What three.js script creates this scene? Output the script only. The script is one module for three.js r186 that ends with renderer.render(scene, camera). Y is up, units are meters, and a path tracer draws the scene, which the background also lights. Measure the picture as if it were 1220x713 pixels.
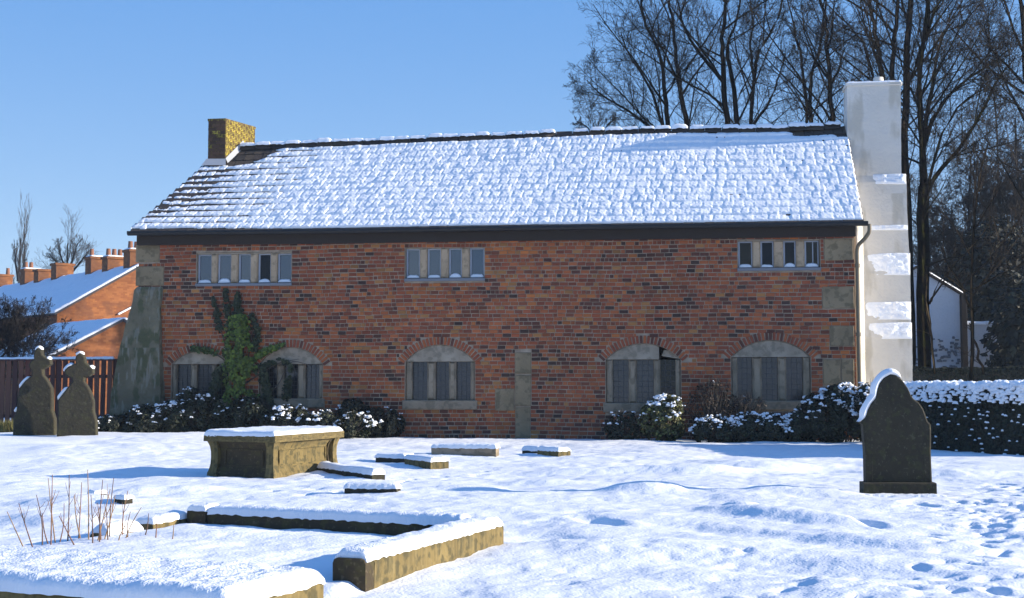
import * as THREE from 'three';
import { mergeGeometries } from 'three/addons/utils/BufferGeometryUtils.js';

// ---------------------------------------------------------------- camera
const scene = new THREE.Scene();
const W0 = 1220, H0 = 713, F = 1500, HORIZON = 452, EYE = 1.5;
const pitch = Math.atan((HORIZON - H0 / 2) / F);
const camera = new THREE.PerspectiveCamera(2 * Math.atan(H0 / 2 / F) * 180 / Math.PI, 1024 / 598, 0.1, 3000);
camera.position.set(0, EYE, 0);
camera.rotation.x = pitch;

// ---------------------------------------------------------------- sky, sun, exposure
const renderer = new THREE.WebGLRenderer({ antialias: true });
renderer.toneMapping = THREE.LinearToneMapping;
renderer.toneMappingExposure = 1.93;
renderer.shadowMap.enabled = true;
const SUN_EL = 15.5 * Math.PI / 180, SUN_AZ = 3.5 * Math.PI / 180;      // azimuth from +x towards +z
const sunDir = new THREE.Vector3(Math.cos(SUN_EL) * Math.cos(SUN_AZ), Math.sin(SUN_EL), Math.cos(SUN_EL) * Math.sin(SUN_AZ));
{
  const w = 512, h = 256, data = new Float32Array(w * h * 4), d = new THREE.Vector3();
  const zen = [0.026, 0.100, 0.315], mid = [0.062, 0.225, 0.520], hor = [0.400, 0.520, 0.580];
  for (let j = 0; j < h; j++) for (let i = 0; i < w; i++) {
    const el = (j + 0.5) / h * Math.PI - Math.PI / 2, az = ((i + 0.5) / w - 0.5) * 2 * Math.PI;
    d.set(Math.cos(el) * Math.cos(az), Math.sin(el), Math.cos(el) * Math.sin(az));
    const e = Math.max(0, el) / (Math.PI / 2);
    const a = Math.exp(-e * 10.5), b = Math.exp(-e * 2.4);
    const c = Math.max(0, d.dot(sunDir)), glow = 0.16 * Math.pow(c, 6) + 0.3 * Math.pow(c, 40);
    const o = (j * w + i) * 4;
    for (let k = 0; k < 3; k++) {
      let v = zen[k] + (mid[k] - zen[k]) * b + (hor[k] - mid[k]) * a;
      v += glow * [1, 0.92, 0.8][k];
      data[o + k] = v * 0.96;
    }
    data[o + 3] = 1;
  }
  const sky = new THREE.DataTexture(data, w, h, THREE.RGBAFormat, THREE.FloatType);
  sky.mapping = THREE.EquirectangularReflectionMapping;
  sky.magFilter = THREE.LinearFilter; sky.minFilter = THREE.LinearFilter;
  sky.needsUpdate = true;
  scene.background = sky; scene.environment = sky;
}
const sun = new THREE.DirectionalLight(new THREE.Color().setRGB(1, 0.90, 0.74), 4.8);
sun.position.copy(sunDir).multiplyScalar(120).add(new THREE.Vector3(0, 0, -25));
sun.target.position.set(0, 0, -25);
sun.castShadow = true;
sun.shadow.mapSize.set(4096, 4096);
Object.assign(sun.shadow.camera, { left: -45, right: 45, top: 40, bottom: -40, near: 1, far: 320 });
scene.add(sun, sun.target);

// ---------------------------------------------------------------- helpers
function rng(seed) { let a = seed >>> 0; return () => { a |= 0; a = a + 0x6D2B79F5 | 0; let t = Math.imul(a ^ a >>> 15, 1 | a); t = t + Math.imul(t ^ t >>> 7, 61 | t) ^ t; return ((t ^ t >>> 14) >>> 0) / 4294967296; }; }
const V = (x, y, z) => new THREE.Vector3(x, y, z);
const clamp = (x, a = 0, b = 1) => Math.min(b, Math.max(a, x));
const smooth = (a, b, x) => { const t = clamp((x - a) / (b - a)); return t * t * (3 - 2 * t); };
const lerp = (a, b, t) => a + (b - a) * t;
function hash(x, y, s = 0) { let h = Math.imul(x | 0, 374761393) + Math.imul(y | 0, 668265263) + Math.imul(s | 0, 1274126177) | 0; h = Math.imul(h ^ h >>> 13, 1274126177); h ^= h >>> 16; h = Math.imul(h, 2246822519); return ((h ^ h >>> 15) >>> 0) / 4294967296; }
function noise(x, y, s = 0, per = 0) {
  const xi = Math.floor(x), yi = Math.floor(y), fx = x - xi, fy = y - yi;
  const u = fx * fx * (3 - 2 * fx), v = fy * fy * (3 - 2 * fy);
  const m = per ? (q => ((q % per) + per) % per) : (q => q);
  const a = hash(m(xi), m(yi), s), b = hash(m(xi + 1), m(yi), s), c = hash(m(xi), m(yi + 1), s), d = hash(m(xi + 1), m(yi + 1), s);
  return a + (b - a) * u + (c - a) * v + (a - b - c + d) * u * v;
}
function fbm(x, y, s = 0, oct = 4, per = 0) { let t = 0, a = 0.5, n = 0; for (let i = 0; i < oct; i++) { t += a * noise(x, y, s + i * 17, per); n += a; x *= 2; y *= 2; per *= 2; a *= 0.5; } return t / n; }
const toS = v => { v = clamp(v); return v <= 0.0031308 ? v * 12.92 : 1.055 * Math.pow(v, 1 / 2.4) - 0.055; };
function tex(size, fn, colour = true, rep = 1) {       // fn(u, v) in 0..1 -> [r, g, b] linear or a number
  const d = new Uint8Array(size * size * 4);
  for (let j = 0; j < size; j++) for (let i = 0; i < size; i++) {
    const c = fn(i / size, j / size), o = (j * size + i) * 4;
    if (colour) { for (let k = 0; k < 3; k++) d[o + k] = Math.round(255 * toS(c[k])); } else d[o] = d[o + 1] = d[o + 2] = Math.round(255 * clamp(c));
    d[o + 3] = 255;
  }
  const t = new THREE.DataTexture(d, size, size);
  t.wrapS = t.wrapT = THREE.RepeatWrapping; t.magFilter = THREE.LinearFilter; t.minFilter = THREE.LinearMipmapLinearFilter; t.generateMipmaps = true;
  if (colour) t.colorSpace = THREE.SRGBColorSpace;
  t.repeat.set(rep, rep); t.needsUpdate = true;
  return t;
}
const rgb = (r, g, b) => new THREE.Color().setRGB(r, g, b);
const mix3 = (a, b, t) => [lerp(a[0], b[0], t), lerp(a[1], b[1], t), lerp(a[2], b[2], t)];
function boxUV(g) {                                   // uv in metres along the dominant plane
  if (g.index) g = g.toNonIndexed();
  const p = g.attributes.position, uv = new Float32Array(p.count * 2), a = V(), b = V(), c = V(), n = V();
  for (let i = 0; i < p.count; i += 3) {
    a.fromBufferAttribute(p, i); b.fromBufferAttribute(p, i + 1); c.fromBufferAttribute(p, i + 2);
    n.crossVectors(b.clone().sub(a), c.clone().sub(a));
    const x = Math.abs(n.x), y = Math.abs(n.y), z = Math.abs(n.z);
    [a, b, c].forEach((q, k) => {
      const o = (i + k) * 2;
      if (z >= x && z >= y) { uv[o] = q.x; uv[o + 1] = q.y; } else if (x >= y) { uv[o] = q.z + 0.37; uv[o + 1] = q.y; } else { uv[o] = q.x; uv[o + 1] = q.z + 0.71; }
    });
  }
  g.setAttribute('uv', new THREE.BufferAttribute(uv, 2));
  return g;
}
const used = {};
function numbered(n) { if (!(n in used)) { used[n] = 0; return n; } used[n]++; return n + '_' + String(used[n]).padStart(3, '0'); }
function mesh(name, geo, mat, parent) {
  const m = new THREE.Mesh(geo, mat); m.name = name; m.castShadow = m.receiveShadow = true;
  if (parent) parent.add(m);
  return m;
}
function thing(name, label, category, pos = [0, 0, 0], turn = 0, group) {
  const o = new THREE.Group(); o.name = numbered(name); o.position.set(...pos); o.rotation.y = turn;
  o.userData = { label, category }; if (group) o.userData.group = group;
  scene.add(o); return o;
}
function stuff(o) { o.userData.kind = 'stuff'; return o; }
function geoFrom(pos, idx, col) {
  const g = new THREE.BufferGeometry();
  g.setAttribute('position', new THREE.Float32BufferAttribute(pos, 3));
  if (col) g.setAttribute('color', new THREE.Float32BufferAttribute(col, 3));
  g.setIndex(idx); g.computeVertexNormals(); return g;
}
// box with slightly chamfered front edges (front is +z), cheap: used for bricks and stones
function chamferBox(w, h, d, c) {
  const x = w / 2, y = h / 2, z = d / 2;
  const P = [], I = [];
  const quad = (a, b, cc, dd) => { const n = P.length / 3; P.push(...a, ...b, ...cc, ...dd); I.push(n, n + 1, n + 2, n, n + 2, n + 3); };
  const f = [[-x + c, -y + c, z], [x - c, -y + c, z], [x - c, y - c, z], [-x + c, y - c, z]];
  const e = [[-x, -y, z - c], [x, -y, z - c], [x, y, z - c], [-x, y, z - c]];
  const b = [[-x, -y, -z], [x, -y, -z], [x, y, -z], [-x, y, -z]];
  quad(...f);
  for (let i = 0; i < 4; i++) { const j = (i + 1) % 4; quad(e[i], e[j], f[j], f[i]); quad(b[i], b[j], e[j], e[i]); }
  quad(b[3], b[2], b[1], b[0]);
  return geoFrom(P, I);
}
function prism(pts, depth, bevel = 0) {               // outline in x,y extruded towards +z
  const s = new THREE.Shape(pts.map(p => new THREE.Vector2(p[0], p[1])));
  return new THREE.ExtrudeGeometry(s, { depth, bevelEnabled: bevel > 0, bevelThickness: bevel, bevelSize: bevel, bevelOffset: -bevel, bevelSegments: 2, curveSegments: 8 });
}
// rays through the photograph: a direction only; the distance comes from what the thing touches
const cp = Math.cos(pitch), sp = Math.sin(pitch);
function ray(px, py) { const x = px - W0 / 2, y = H0 / 2 - py; return V(x, y * cp + F * sp, -F * cp + y * sp); }
function onGround(px, py, h = 0) { const r = ray(px, py), t = (h - EYE) / r.y; return V(r.x * t, h, r.z * t); }
function atDepth(px, py, Z) { const r = ray(px, py), t = -Z / r.z; return V(r.x * t, EYE + r.y * t, -Z); }

// ---------------------------------------------------------------- materials
const T = {};
T.grain = tex(256, (u, v) => fbm(u * 16, v * 16, 3, 4, 16), false);
T.snowBump = tex(512, (u, v) => 0.55 * fbm(u * 24, v * 24, 9, 5, 24) + 0.45 * fbm(u * 90, v * 90, 19, 2, 90), false);
T.snow = tex(256, (u, v) => { const n = fbm(u * 8, v * 8, 31, 4, 8); return mix3([0.80, 0.82, 0.85], [0.90, 0.91, 0.925], n); });
T.sand = tex(512, (u, v) => {
  const n = fbm(u * 6, v * 6, 41, 5, 6), m = fbm(u * 24, v * 24, 51, 3, 24), st = fbm(u * 40, v * 3, 61, 3, 40);
  let c = mix3([0.105, 0.076, 0.026], [0.205, 0.150, 0.054], n);
  c = mix3(c, [0.050, 0.044, 0.018], smooth(0.46, 0.70, m) * 0.75);
  c = mix3(c, [0.25, 0.195, 0.085], smooth(0.58, 0.72, st) * 0.25); c = mix3(c, [0.04, 0.036, 0.016], smooth(0.52, 0.66, fbm(u * 56, v * 2, 65, 3, 56)) * 0.22);
  return c;
}, true, 0.7);
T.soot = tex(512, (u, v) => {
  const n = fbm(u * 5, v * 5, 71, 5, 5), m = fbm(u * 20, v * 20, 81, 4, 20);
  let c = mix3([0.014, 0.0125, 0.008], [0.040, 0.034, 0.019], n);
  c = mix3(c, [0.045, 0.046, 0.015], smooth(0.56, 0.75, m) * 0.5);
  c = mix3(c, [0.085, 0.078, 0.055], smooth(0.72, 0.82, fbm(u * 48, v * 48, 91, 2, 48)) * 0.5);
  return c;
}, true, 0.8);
T.ashlar = tex(512, (u, v) => {
  const n = fbm(u * 5, v * 5, 101, 5, 5), m = fbm(u * 14, v * 14, 111, 4, 14);
  let c = mix3([0.26, 0.21, 0.152], [0.42, 0.35, 0.265], n);
  c = mix3(c, [0.15, 0.128, 0.09], smooth(0.5, 0.7, m) * 0.6);
  return c;
}, true, 0.6);
T.batter = tex(512, (u, v) => {
  const n = fbm(u * 5, v * 5, 121, 5, 5), m = fbm(u * 12, v * 8, 131, 4, 12), k = fbm(u * 30, v * 6, 135, 3, 30);
  let c = mix3([0.10, 0.088, 0.05], [0.22, 0.185, 0.12], n);
  c = mix3(c, [0.06, 0.07, 0.028], smooth(0.45, 0.65, m) * 0.75);
  c = mix3(c, [0.26, 0.24, 0.19], smooth(0.6, 0.72, k) * 0.5);
  return c;
}, true, 0.43);
T.render = tex(512, (u, v) => {
  const n = fbm(u * 4, v * 4, 141, 5, 4), m = fbm(u * 10, v * 3, 151, 4, 10);
  let c = mix3([0.56, 0.52, 0.455], [0.70, 0.66, 0.59], n);
  c = mix3(c, [0.40, 0.36, 0.28], smooth(0.54, 0.72, m) * 0.6);
  return c;
}, true, 0.31);
T.mortar = tex(256, (u, v) => mix3([0.17, 0.125, 0.085], [0.42, 0.33, 0.24], fbm(u * 8, v * 8, 161, 4, 8)));
T.bark = tex(256, (u, v) => mix3([0.032, 0.026, 0.020], [0.095, 0.078, 0.060], fbm(u * 12, v * 4, 171, 4, 12)));
T.lichen = tex(256, (u, v) => {
  const n = fbm(u * 8, v * 8, 181, 4, 8), m = fbm(u * 28, v * 28, 191, 3, 28);
  return mix3(mix3([0.060, 0.034, 0.020], [0.095, 0.055, 0.024], n), [0.25, 0.20, 0.035], smooth(0.44, 0.62, m));
});
const std = o => new THREE.MeshStandardMaterial(Object.assign({ roughness: 0.92, metalness: 0 }, o));
const M = {
  snow: std({ map: T.snow, bumpMap: T.snowBump, bumpScale: 0.007, roughness: 0.8 }),
  snowFine: std({ map: T.snow, bumpMap: T.snowBump, bumpScale: 0.009, roughness: 0.8 }),
  sand: std({ map: T.sand, bumpMap: T.grain, bumpScale: 0.01 }),
  soot: std({ map: T.soot, bumpMap: T.grain, bumpScale: 0.008 }),
  ashlar: std({ map: T.ashlar, bumpMap: T.grain, bumpScale: 0.008 }),
  batter: std({ map: T.batter, bumpMap: T.grain, bumpScale: 0.03 }),
  render: std({ map: T.render, bumpMap: T.grain, bumpScale: 0.012 }),
  mortar: std({ map: T.mortar, bumpMap: T.grain, bumpScale: 0.01 }),
  bark: std({ map: T.bark, bumpMap: T.grain, bumpScale: 0.01 }),
  twig: std({ color: rgb(0.070, 0.056, 0.044) }),
  lichen: std({ map: T.lichen, bumpMap: T.grain, bumpScale: 0.01 }),
  vert: std({ vertexColors: true, bumpMap: T.grain, bumpScale: 0.004 }),
  leaf: new THREE.MeshPhysicalMaterial({ vertexColors: true, roughness: 0.75, metalness: 0, side: THREE.DoubleSide }),
  timber: std({ color: rgb(0.030, 0.021, 0.016), bumpMap: T.grain, bumpScale: 0.004 }),
  gutter: std({ color: rgb(0.008, 0.008, 0.009), roughness: 0.6 }),
  pipe: std({ color: rgb(0.15, 0.12, 0.075), roughness: 0.6 }),
  lead: std({ color: rgb(0.17, 0.18, 0.20), roughness: 0.6 }),
  slate: std({ color: rgb(0.050, 0.036, 0.030), bumpMap: T.grain, bumpScale: 0.01 }),
  slateB: std({ color: rgb(0.034, 0.028, 0.026), bumpMap: T.grain, bumpScale: 0.01 }),
  slateC: std({ color: rgb(0.068, 0.050, 0.036), bumpMap: T.grain, bumpScale: 0.01 }),
  darkRoomGlass: new THREE.MeshPhysicalMaterial({ color: rgb(0.006, 0.006, 0.009), roughness: 0.04, metalness: 0, ior: 1.35 }),  // opaque: darkness of the unlit room put into the near-black colour
  glass: new THREE.MeshPhysicalMaterial({ color: rgb(0.022, 0.030, 0.052), roughness: 0.06, metalness: 0, ior: 1.9, clearcoat: 0.6, clearcoatRoughness: 0.05 }),
  oldGlass: new THREE.MeshPhysicalMaterial({ color: rgb(0.018, 0.020, 0.025), roughness: 0.22, metalness: 0, ior: 1.6 }),
  casement: std({ color: rgb(0.36, 0.39, 0.44), roughness: 0.6 }),
  came: std({ color: rgb(0.05, 0.053, 0.06), roughness: 0.5 }),
  dark: std({ color: rgb(0.02, 0.018, 0.017) }),
};

// ---------------------------------------------------------------- ground
// grave plot kerbs (from the photograph: near and far foot of the long kerb)
const kNear = onGround(435, 702), kFar = onGround(600, 651);
const kDir = kFar.clone().sub(kNear).setY(0).normalize();            // along the long kerb, away from the camera
const kAcr = V(kDir.z, 0, -kDir.x);                                  // across the plot, to the left
const kLen = kFar.clone().sub(kNear).length();
const plotLocal = (x, z) => { const dx = x - kNear.x, dz = z - kNear.z; return [dx * kDir.x + dz * kDir.z, dx * kAcr.x + dz * kAcr.z]; };
const bumps = [];          // [x, z, half length, half width, turn, height, sharpness]
const addBump = (px, py, l, w, turn, h, k = 1) => { const p = onGround(px, py); bumps.push([p.x, p.z, l, w, turn, h, k]); };
addBump(715, 622, 0.42, 0.15, 1.1, -0.07, 2); addBump(850, 607, 0.30, 0.10, 0.3, -0.045, 2); addBump(885, 606, 0.22, 0.16, 0, 0.06, 2);
addBump(1032, 626, 0.42, 0.10, 1.5, -0.07, 2); addBump(1098, 602, 0.22, 0.14, 1.2, -0.06, 2);
addBump(985, 560, 0.7, 0.4, 0.1, -0.09, 2); addBump(690, 612, 0.25, 0.18, 0.2, -0.035, 1); addBump(940, 618, 1.0, 0.32, 0.9, 0.10, 2);
addBump(900, 640, 1.1, 0.25, 0.95, -0.045, 1); addBump(770, 588, 0.55, 0.35, 0.1, 0.10, 2); addBump(820, 562, 0.9, 0.5, 0.0, 0.11, 2);
addBump(900, 556, 0.8, 0.5, 0.0, 0.10, 2); addBump(700, 562, 0.9, 0.4, 0.0, 0.07, 2); addBump(960, 590, 0.7, 0.4, 0.3, 0.08, 2);
addBump(130, 558, 1.4, 0.5, 0.05, 0.05, 2); addBump(90, 600, 0.9, 0.35, 0.1, 0.08, 2); addBump(200, 585, 0.8, 0.3, -0.2, 0.07, 2);
addBump(60, 622, 0.7, 0.3, 0.3, 0.09, 2); addBump(640, 575, 0.7, 0.3, 0.1, 0.06, 2); addBump(560, 585, 0.6, 0.3, 0.3, 0.05, 2);
addBump(1150, 565, 0.9, 0.5, 0, 0.08, 2); addBump(760, 655, 1.2, 0.5, 0.2, 0.06, 2); addBump(980, 680, 1.1, 0.4, 0.4, -0.06, 2);
addBump(660, 640, 0.6, 0.3, 0.8, -0.05, 2); addBump(1080, 650, 0.8, 0.3, 0.5, 0.06, 2); addBump(250, 650, 0.5, 0.25, 0, 0.03, 2);
{
  const r = rng(77);
  const trail = (pts, n, spread, depth) => {               // loose trails of footprints
    for (let i = 0; i < n; i++) {
      const t = r() * (pts.length - 1), k = Math.min(pts.length - 2, Math.floor(t)), f = t - k;
      const px = lerp(pts[k][0], pts[k + 1][0], f), py = lerp(pts[k][1], pts[k + 1][1], f), p = onGround(px, py);
      bumps.push([p.x + (r() - 0.5) * spread, p.z + (r() - 0.5) * spread * 1.6, 0.08 + r() * 0.06, 0.035 + r() * 0.03, r() * 3.1, -depth * (0.45 + r() * 0.8), 3]);
    }
  };
  trail([[1205, 575], [1190, 610], [1175, 660], [1165, 740]], 170, 0.8, 0.030);
  trail([[1150, 610], [1120, 660], [1090, 720]], 14, 1.0, 0.03);
  trail([[620, 640], [760, 655], [880, 668], [1010, 690], [1100, 720]], 40, 0.6, 0.015);
  trail([[700, 700], [850, 705], [1000, 712]], 14, 0.9, 0.025);
  trail([[300, 590], [380, 582], [470, 572], [620, 560]], 26, 0.8, 0.04);
}
const cellMap = new Map();
bumps.forEach((b, i) => { const R = Math.max(b[2], b[3]) * 2.2; for (let cx = Math.floor(b[0] - R); cx <= Math.floor(b[0] + R); cx++) for (let cz = Math.floor(b[1] - R); cz <= Math.floor(b[1] + R); cz++) { const k = cx + ',' + cz; if (!cellMap.has(k)) cellMap.set(k, []); cellMap.get(k).push(i); } });
function groundY(x, z) {
  const far = smooth(60, 34, -z) * smooth(26, 16, Math.abs(x));
  let y = 0;
  y += (fbm(x * 0.33 + 5, z * 0.33 + 9, 201, 3) - 0.5) * 0.15 * (0.3 + 0.7 * far);
  y += (fbm(x * 1.3, z * 1.3, 211, 3) - 0.5) * 0.075 * far;
  y += (fbm(x * 4.5, z * 4.5, 221, 3) - 0.5) * 0.020 * far;
  y += ((noise(x * 14, z * 14, 231) - 0.5) * 0.010 + (noise(x * 31, z * 31, 233) - 0.5) * 0.006 * smooth(22, 14, -z)) * far;
  const rough = smooth(4.2, 5.2, x) * smooth(17, 13, -z);
  y += (fbm(x * 9, z * 9, 241, 3) - 0.5) * 0.085 * rough;
  y += 0.17 * smooth(-4.5, -8, x) * smooth(-24, -27, z) * smooth(-33.5, -31, z);    // bank by the two cross-topped stones
  const L = cellMap.get(Math.floor(x) + ',' + Math.floor(z));
  if (L) for (const i of L) {
    const b = bumps[i], c = Math.cos(b[4]), s = Math.sin(b[4]), dx = x - b[0], dz = z - b[1];
    const u = (dx * c + dz * s) / b[2], v = (-dx * s + dz * c) / b[3], q = u * u + v * v;
    if (q < 4.5) y += b[5] * Math.exp(-Math.pow(q, b[6] * 0.6 + 0.4));
  }
  const [pl, pa] = plotLocal(x, z);                         // snow lies higher inside the kerbed plot
  y += 0.065 * smooth(-0.35, -0.15, pl) * smooth(kLen, kLen - 0.3, pl) * smooth(0.0, 0.15, pa) * smooth(3.7, 3.2, pa);
  return y;
}
{
  const line = (fineA, fineB, step, outA, outB) => {
    const a = []; let s = step, x = fineA; while (x > outA) { s *= 1.22; x -= s; a.unshift(x); }
    for (let q = fineA; q < fineB; q += step) a.push(q);
    x = fineB; s = step; while (x < outB) { a.push(x); s *= 1.22; x += s; } a.push(x); return a;
  };
  const xs = line(-9, 8, 0.045, -700, 700), zs = line(-30, -6.5, 0.05, -1500, 250);
  const P = [], UV = [], I = [], nx = xs.length;
  for (const z of zs) for (const x of xs) { P.push(x, groundY(x, z), z); UV.push(x / 1.7, z / 1.7); }
  for (let j = 0; j < zs.length - 1; j++) for (let i = 0; i < nx - 1; i++) { const a = j * nx + i; I.push(a, a + nx, a + 1, a + 1, a + nx, a + nx + 1); }
  const g = new THREE.BufferGeometry();
  g.setAttribute('position', new THREE.Float32BufferAttribute(P, 3)); g.setAttribute('uv', new THREE.Float32BufferAttribute(UV, 2)); g.setIndex(I); g.computeVertexNormals();
  const m = mesh('snow_ground', g, M.snow, scene); m.userData = { kind: 'structure', label: 'trampled snow covering the whole churchyard ground', category: 'snow' };
}
// a pillow of snow on a flat top: local x by z, with a ragged skirt
function snowPad(L, W, t, seed, res = 0.04, over = 0.015, sag = 0.02) {
  const nu = Math.max(8, Math.round(L / res)), nv = Math.max(6, Math.round(W / res)), P = [], UV = [], I = [];
  for (let j = 0; j <= nv; j++) for (let i = 0; i <= nu; i++) {
    let a = i / nu * 2 - 1, b = j / nv * 2 - 1;
    const sx = Math.sign(a) * (1 - Math.pow(1 - Math.abs(a), 1.6)), sz = Math.sign(b) * (1 - Math.pow(1 - Math.abs(b), 1.6));
    const wob = over * (0.1 + 1.2 * fbm(sx * L * 9 + seed, sz * W * 9, seed, 3));
    const x = sx * (L / 2 + wob), z = sz * (W / 2 + wob);
    const dx = (1 - Math.abs(sx)) * L / 2, dz = (1 - Math.abs(sz)) * W / 2;
    const e = Math.min(1, dx / (t * 0.9)), f = Math.min(1, dz / (t * 0.9));
    const round = Math.sqrt(Math.max(0, 1 - (1 - e) * (1 - e))) * Math.sqrt(Math.max(0, 1 - (1 - f) * (1 - f)));
    let y = t * round * (0.72 + 0.56 * fbm(x * 2.2 + seed * 3, z * 2.2, seed + 5, 3)) + ((noise(x * 14, z * 14, seed + 9) - 0.5) * 0.012 + (noise(x * 33, z * 33, seed + 12) - 0.5) * 0.011) * round;
    if (i === 0 || j === 0 || i === nu || j === nv) y = -sag * (0.4 * noise(x * 5, z * 5 + seed, seed + 3) + 1.1 * noise(x * 24, z * 24 + seed, seed + 4));
    P.push(x, y, z); UV.push(x / 0.9, z / 0.9);
  }
  for (let j = 0; j < nv; j++) for (let i = 0; i < nu; i++) { const a = j * (nu + 1) + i; I.push(a, a + nu + 1, a + 1, a + 1, a + nu + 1, a + nu + 2); }
  const g = new THREE.BufferGeometry(); g.setAttribute('position', new THREE.Float32BufferAttribute(P, 3)); g.setAttribute('uv', new THREE.Float32BufferAttribute(UV, 2)); g.setIndex(I); g.computeVertexNormals(); return g;
}

// ================================================================ the brick house
const TH = 7 * Math.PI / 180, HZ = -32.1;
const house = thing('brick_house', 'long old brick building with snowy stone-tiled roof and white rendered chimney stack', 'building', [0, 0, HZ], -TH);
const hc = Math.cos(TH), hs = Math.sin(TH);
const hIn = p => V(p.x * hc + (p.z - HZ) * hs, p.y, -p.x * hs + (p.z - HZ) * hc);      // world -> house (x along the front, z out of it)
const hOut = p => V(p.x * hc - p.z * hs, p.y, p.x * hs + p.z * hc + HZ);
const camH = hIn(V(0, EYE, 0));
function face(px, py, w = 0) { const r = hIn(ray(px, py).add(V(0, EYE, 0))).sub(camH), t = (w - camH.z) / r.z; return V(camH.x + r.x * t, camH.y + r.y * t, w); }
const RIDGE_W = -3.1, EAVE_W = 0.32, BACK_W = -6.4;
const wallL = face(163, 400).x, wallR = face(1020, 400).x;
const EAVE = face(600, 272, EAVE_W).y, WTOP = EAVE - 0.12;
const eaveL = face(154, 277, EAVE_W).x, eaveR = face(1029, 266, EAVE_W).x;
const ridgePts = [[262, 179], [330, 176], [430, 172], [560, 166.5], [640, 163], [720, 159.5], [800, 157.5], [870, 157.5], [930, 156.5], [1009, 152]].map(p => face(p[0], p[1], RIDGE_W));
const ridgeL = ridgePts[0].x, ridgeR = ridgePts[ridgePts.length - 1].x;
function ridgeY(x) { const R = ridgePts; if (x <= R[0].x) return R[0].y; for (let i = 1; i < R.length; i++) if (x <= R[i].x) return lerp(R[i - 1].y, R[i].y, smooth(0, 1, (x - R[i - 1].x) / (R[i].x - R[i - 1].x)) * 0.3 + 0.7 * (x - R[i - 1].x) / (R[i].x - R[i - 1].x)); return R[R.length - 1].y; }
const eavePts = [[154, 276], [400, 273.5], [600, 270], [800, 267.5], [1029, 264]].map(p => face(p[0], p[1], EAVE_W));
function eaveY(x) { const R = eavePts; if (x <= R[0].x) return R[0].y; for (let i = 1; i < R.length; i++) if (x <= R[i].x) return lerp(R[i - 1].y, R[i].y, (x - R[i - 1].x) / (R[i].x - R[i - 1].x)); return R[R.length - 1].y; }
console.log('house', wallL.toFixed(2), wallR.toFixed(2), 'eave', EAVE.toFixed(2), eavePts.map(p => p.y.toFixed(2)).join(' '), 'ridge', ridgePts.map(p => p.y.toFixed(2)).join(' '), 'x', ridgeL.toFixed(2), ridgeR.toFixed(2), eaveL.toFixed(2), eaveR.toFixed(2));

// openings ------------------------------------------------------------
function rectPx(x0, x1, y0, y1) { const a = face(x0, y1), b = face(x1, y0); return { u0: a.x, u1: b.x, v0: a.y, v1: b.y }; }
const upper = [
  { r: rectPx(233.5, 347, 300, 338), lights: [[234, 250.6], [258, 274], [282.5, 297.5], [306, 321.4], [329.5, 346.5]] },
  { r: rectPx(482.5, 577, 293.5, 332), lights: [[483, 499.5], [508.4, 524.6], [534, 549.6], [559, 576.5]] },
  { r: rectPx(879.5, 977, 284.5, 319.5), lights: [[880, 897], [906.6, 922.4], [934, 949], [959.4, 976.5]] },
];
const lower = [
  { x0: 203.5, x1: 275, top: 434, bot: 476, crown: 418, lights: [[208, 225], [232, 250], [256, 270]] },
  { x0: 308, x1: 384, top: 434, bot: 475, crown: 414, lights: [[312.5, 328], [336.5, 353], [362, 379]] },
  { x0: 482.5, x1: 565.5, top: 431, bot: 477, crown: 411, lights: [[490, 508], [518, 534], [542.5, 560]] },
  { x0: 722, x1: 811, top: 428.5, bot: 480.5, crown: 409.5, lights: [[730, 749], [758.5, 779], [787, 805]], broken: true },
  { x0: 872, x1: 966, top: 425.5, bot: 477.5, crown: 405.5, lights: [[879, 897], [908, 927.5], [937.5, 957.5]] },
];
const RING = 0.205;
for (const w of lower) {
  const r = rectPx(w.x0, w.x1, w.top, w.bot), c = face((w.x0 + w.x1) / 2, w.crown).y;
  w.r = r; w.uc = (r.u0 + r.u1) / 2; w.a = (r.u1 - r.u0) / 2; w.rise = c - r.v1; w.R = (w.a * w.a + w.rise * w.rise) / (2 * w.rise); w.vc = c - w.R;
}
// front wall: mortar body with the openings cut through ----------------
const gableBackL = wallL + (ridgeL - eaveL) * (BACK_W / (RIDGE_W - EAVE_W));
const wall = mesh('wall', (() => {
  const s = new THREE.Shape([[wallL, -0.4], [wallR, -0.4], [wallR, eaveY(wallR) - 0.1], [0, eaveY(0) - 0.1], [wallL, eaveY(wallL) - 0.1]].map(p => new THREE.Vector2(...p)));
  for (const w of upper) s.holes.push(new THREE.Path([[w.r.u0, w.r.v0], [w.r.u0, w.r.v1], [w.r.u1, w.r.v1], [w.r.u1, w.r.v0]].map(p => new THREE.Vector2(...p))));
  for (const w of lower) {
    const pts = [[w.r.u0, w.r.v0]], A = Math.asin(w.a / w.R);
    for (let i = 0; i <= 12; i++) { const t = -A + 2 * A * i / 12; pts.push([w.uc + w.R * Math.sin(t), w.vc + w.R * Math.cos(t)]); }
    pts.push([w.r.u1, w.r.v0]);
    s.holes.push(new THREE.Path(pts.map(p => new THREE.Vector2(...p))));
  }
  const g = new THREE.ExtrudeGeometry(s, { depth: 0.4, bevelEnabled: false }); g.translate(0, 0, -0.413);
  return boxUV(g);
})(), M.mortar, house);
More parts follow.
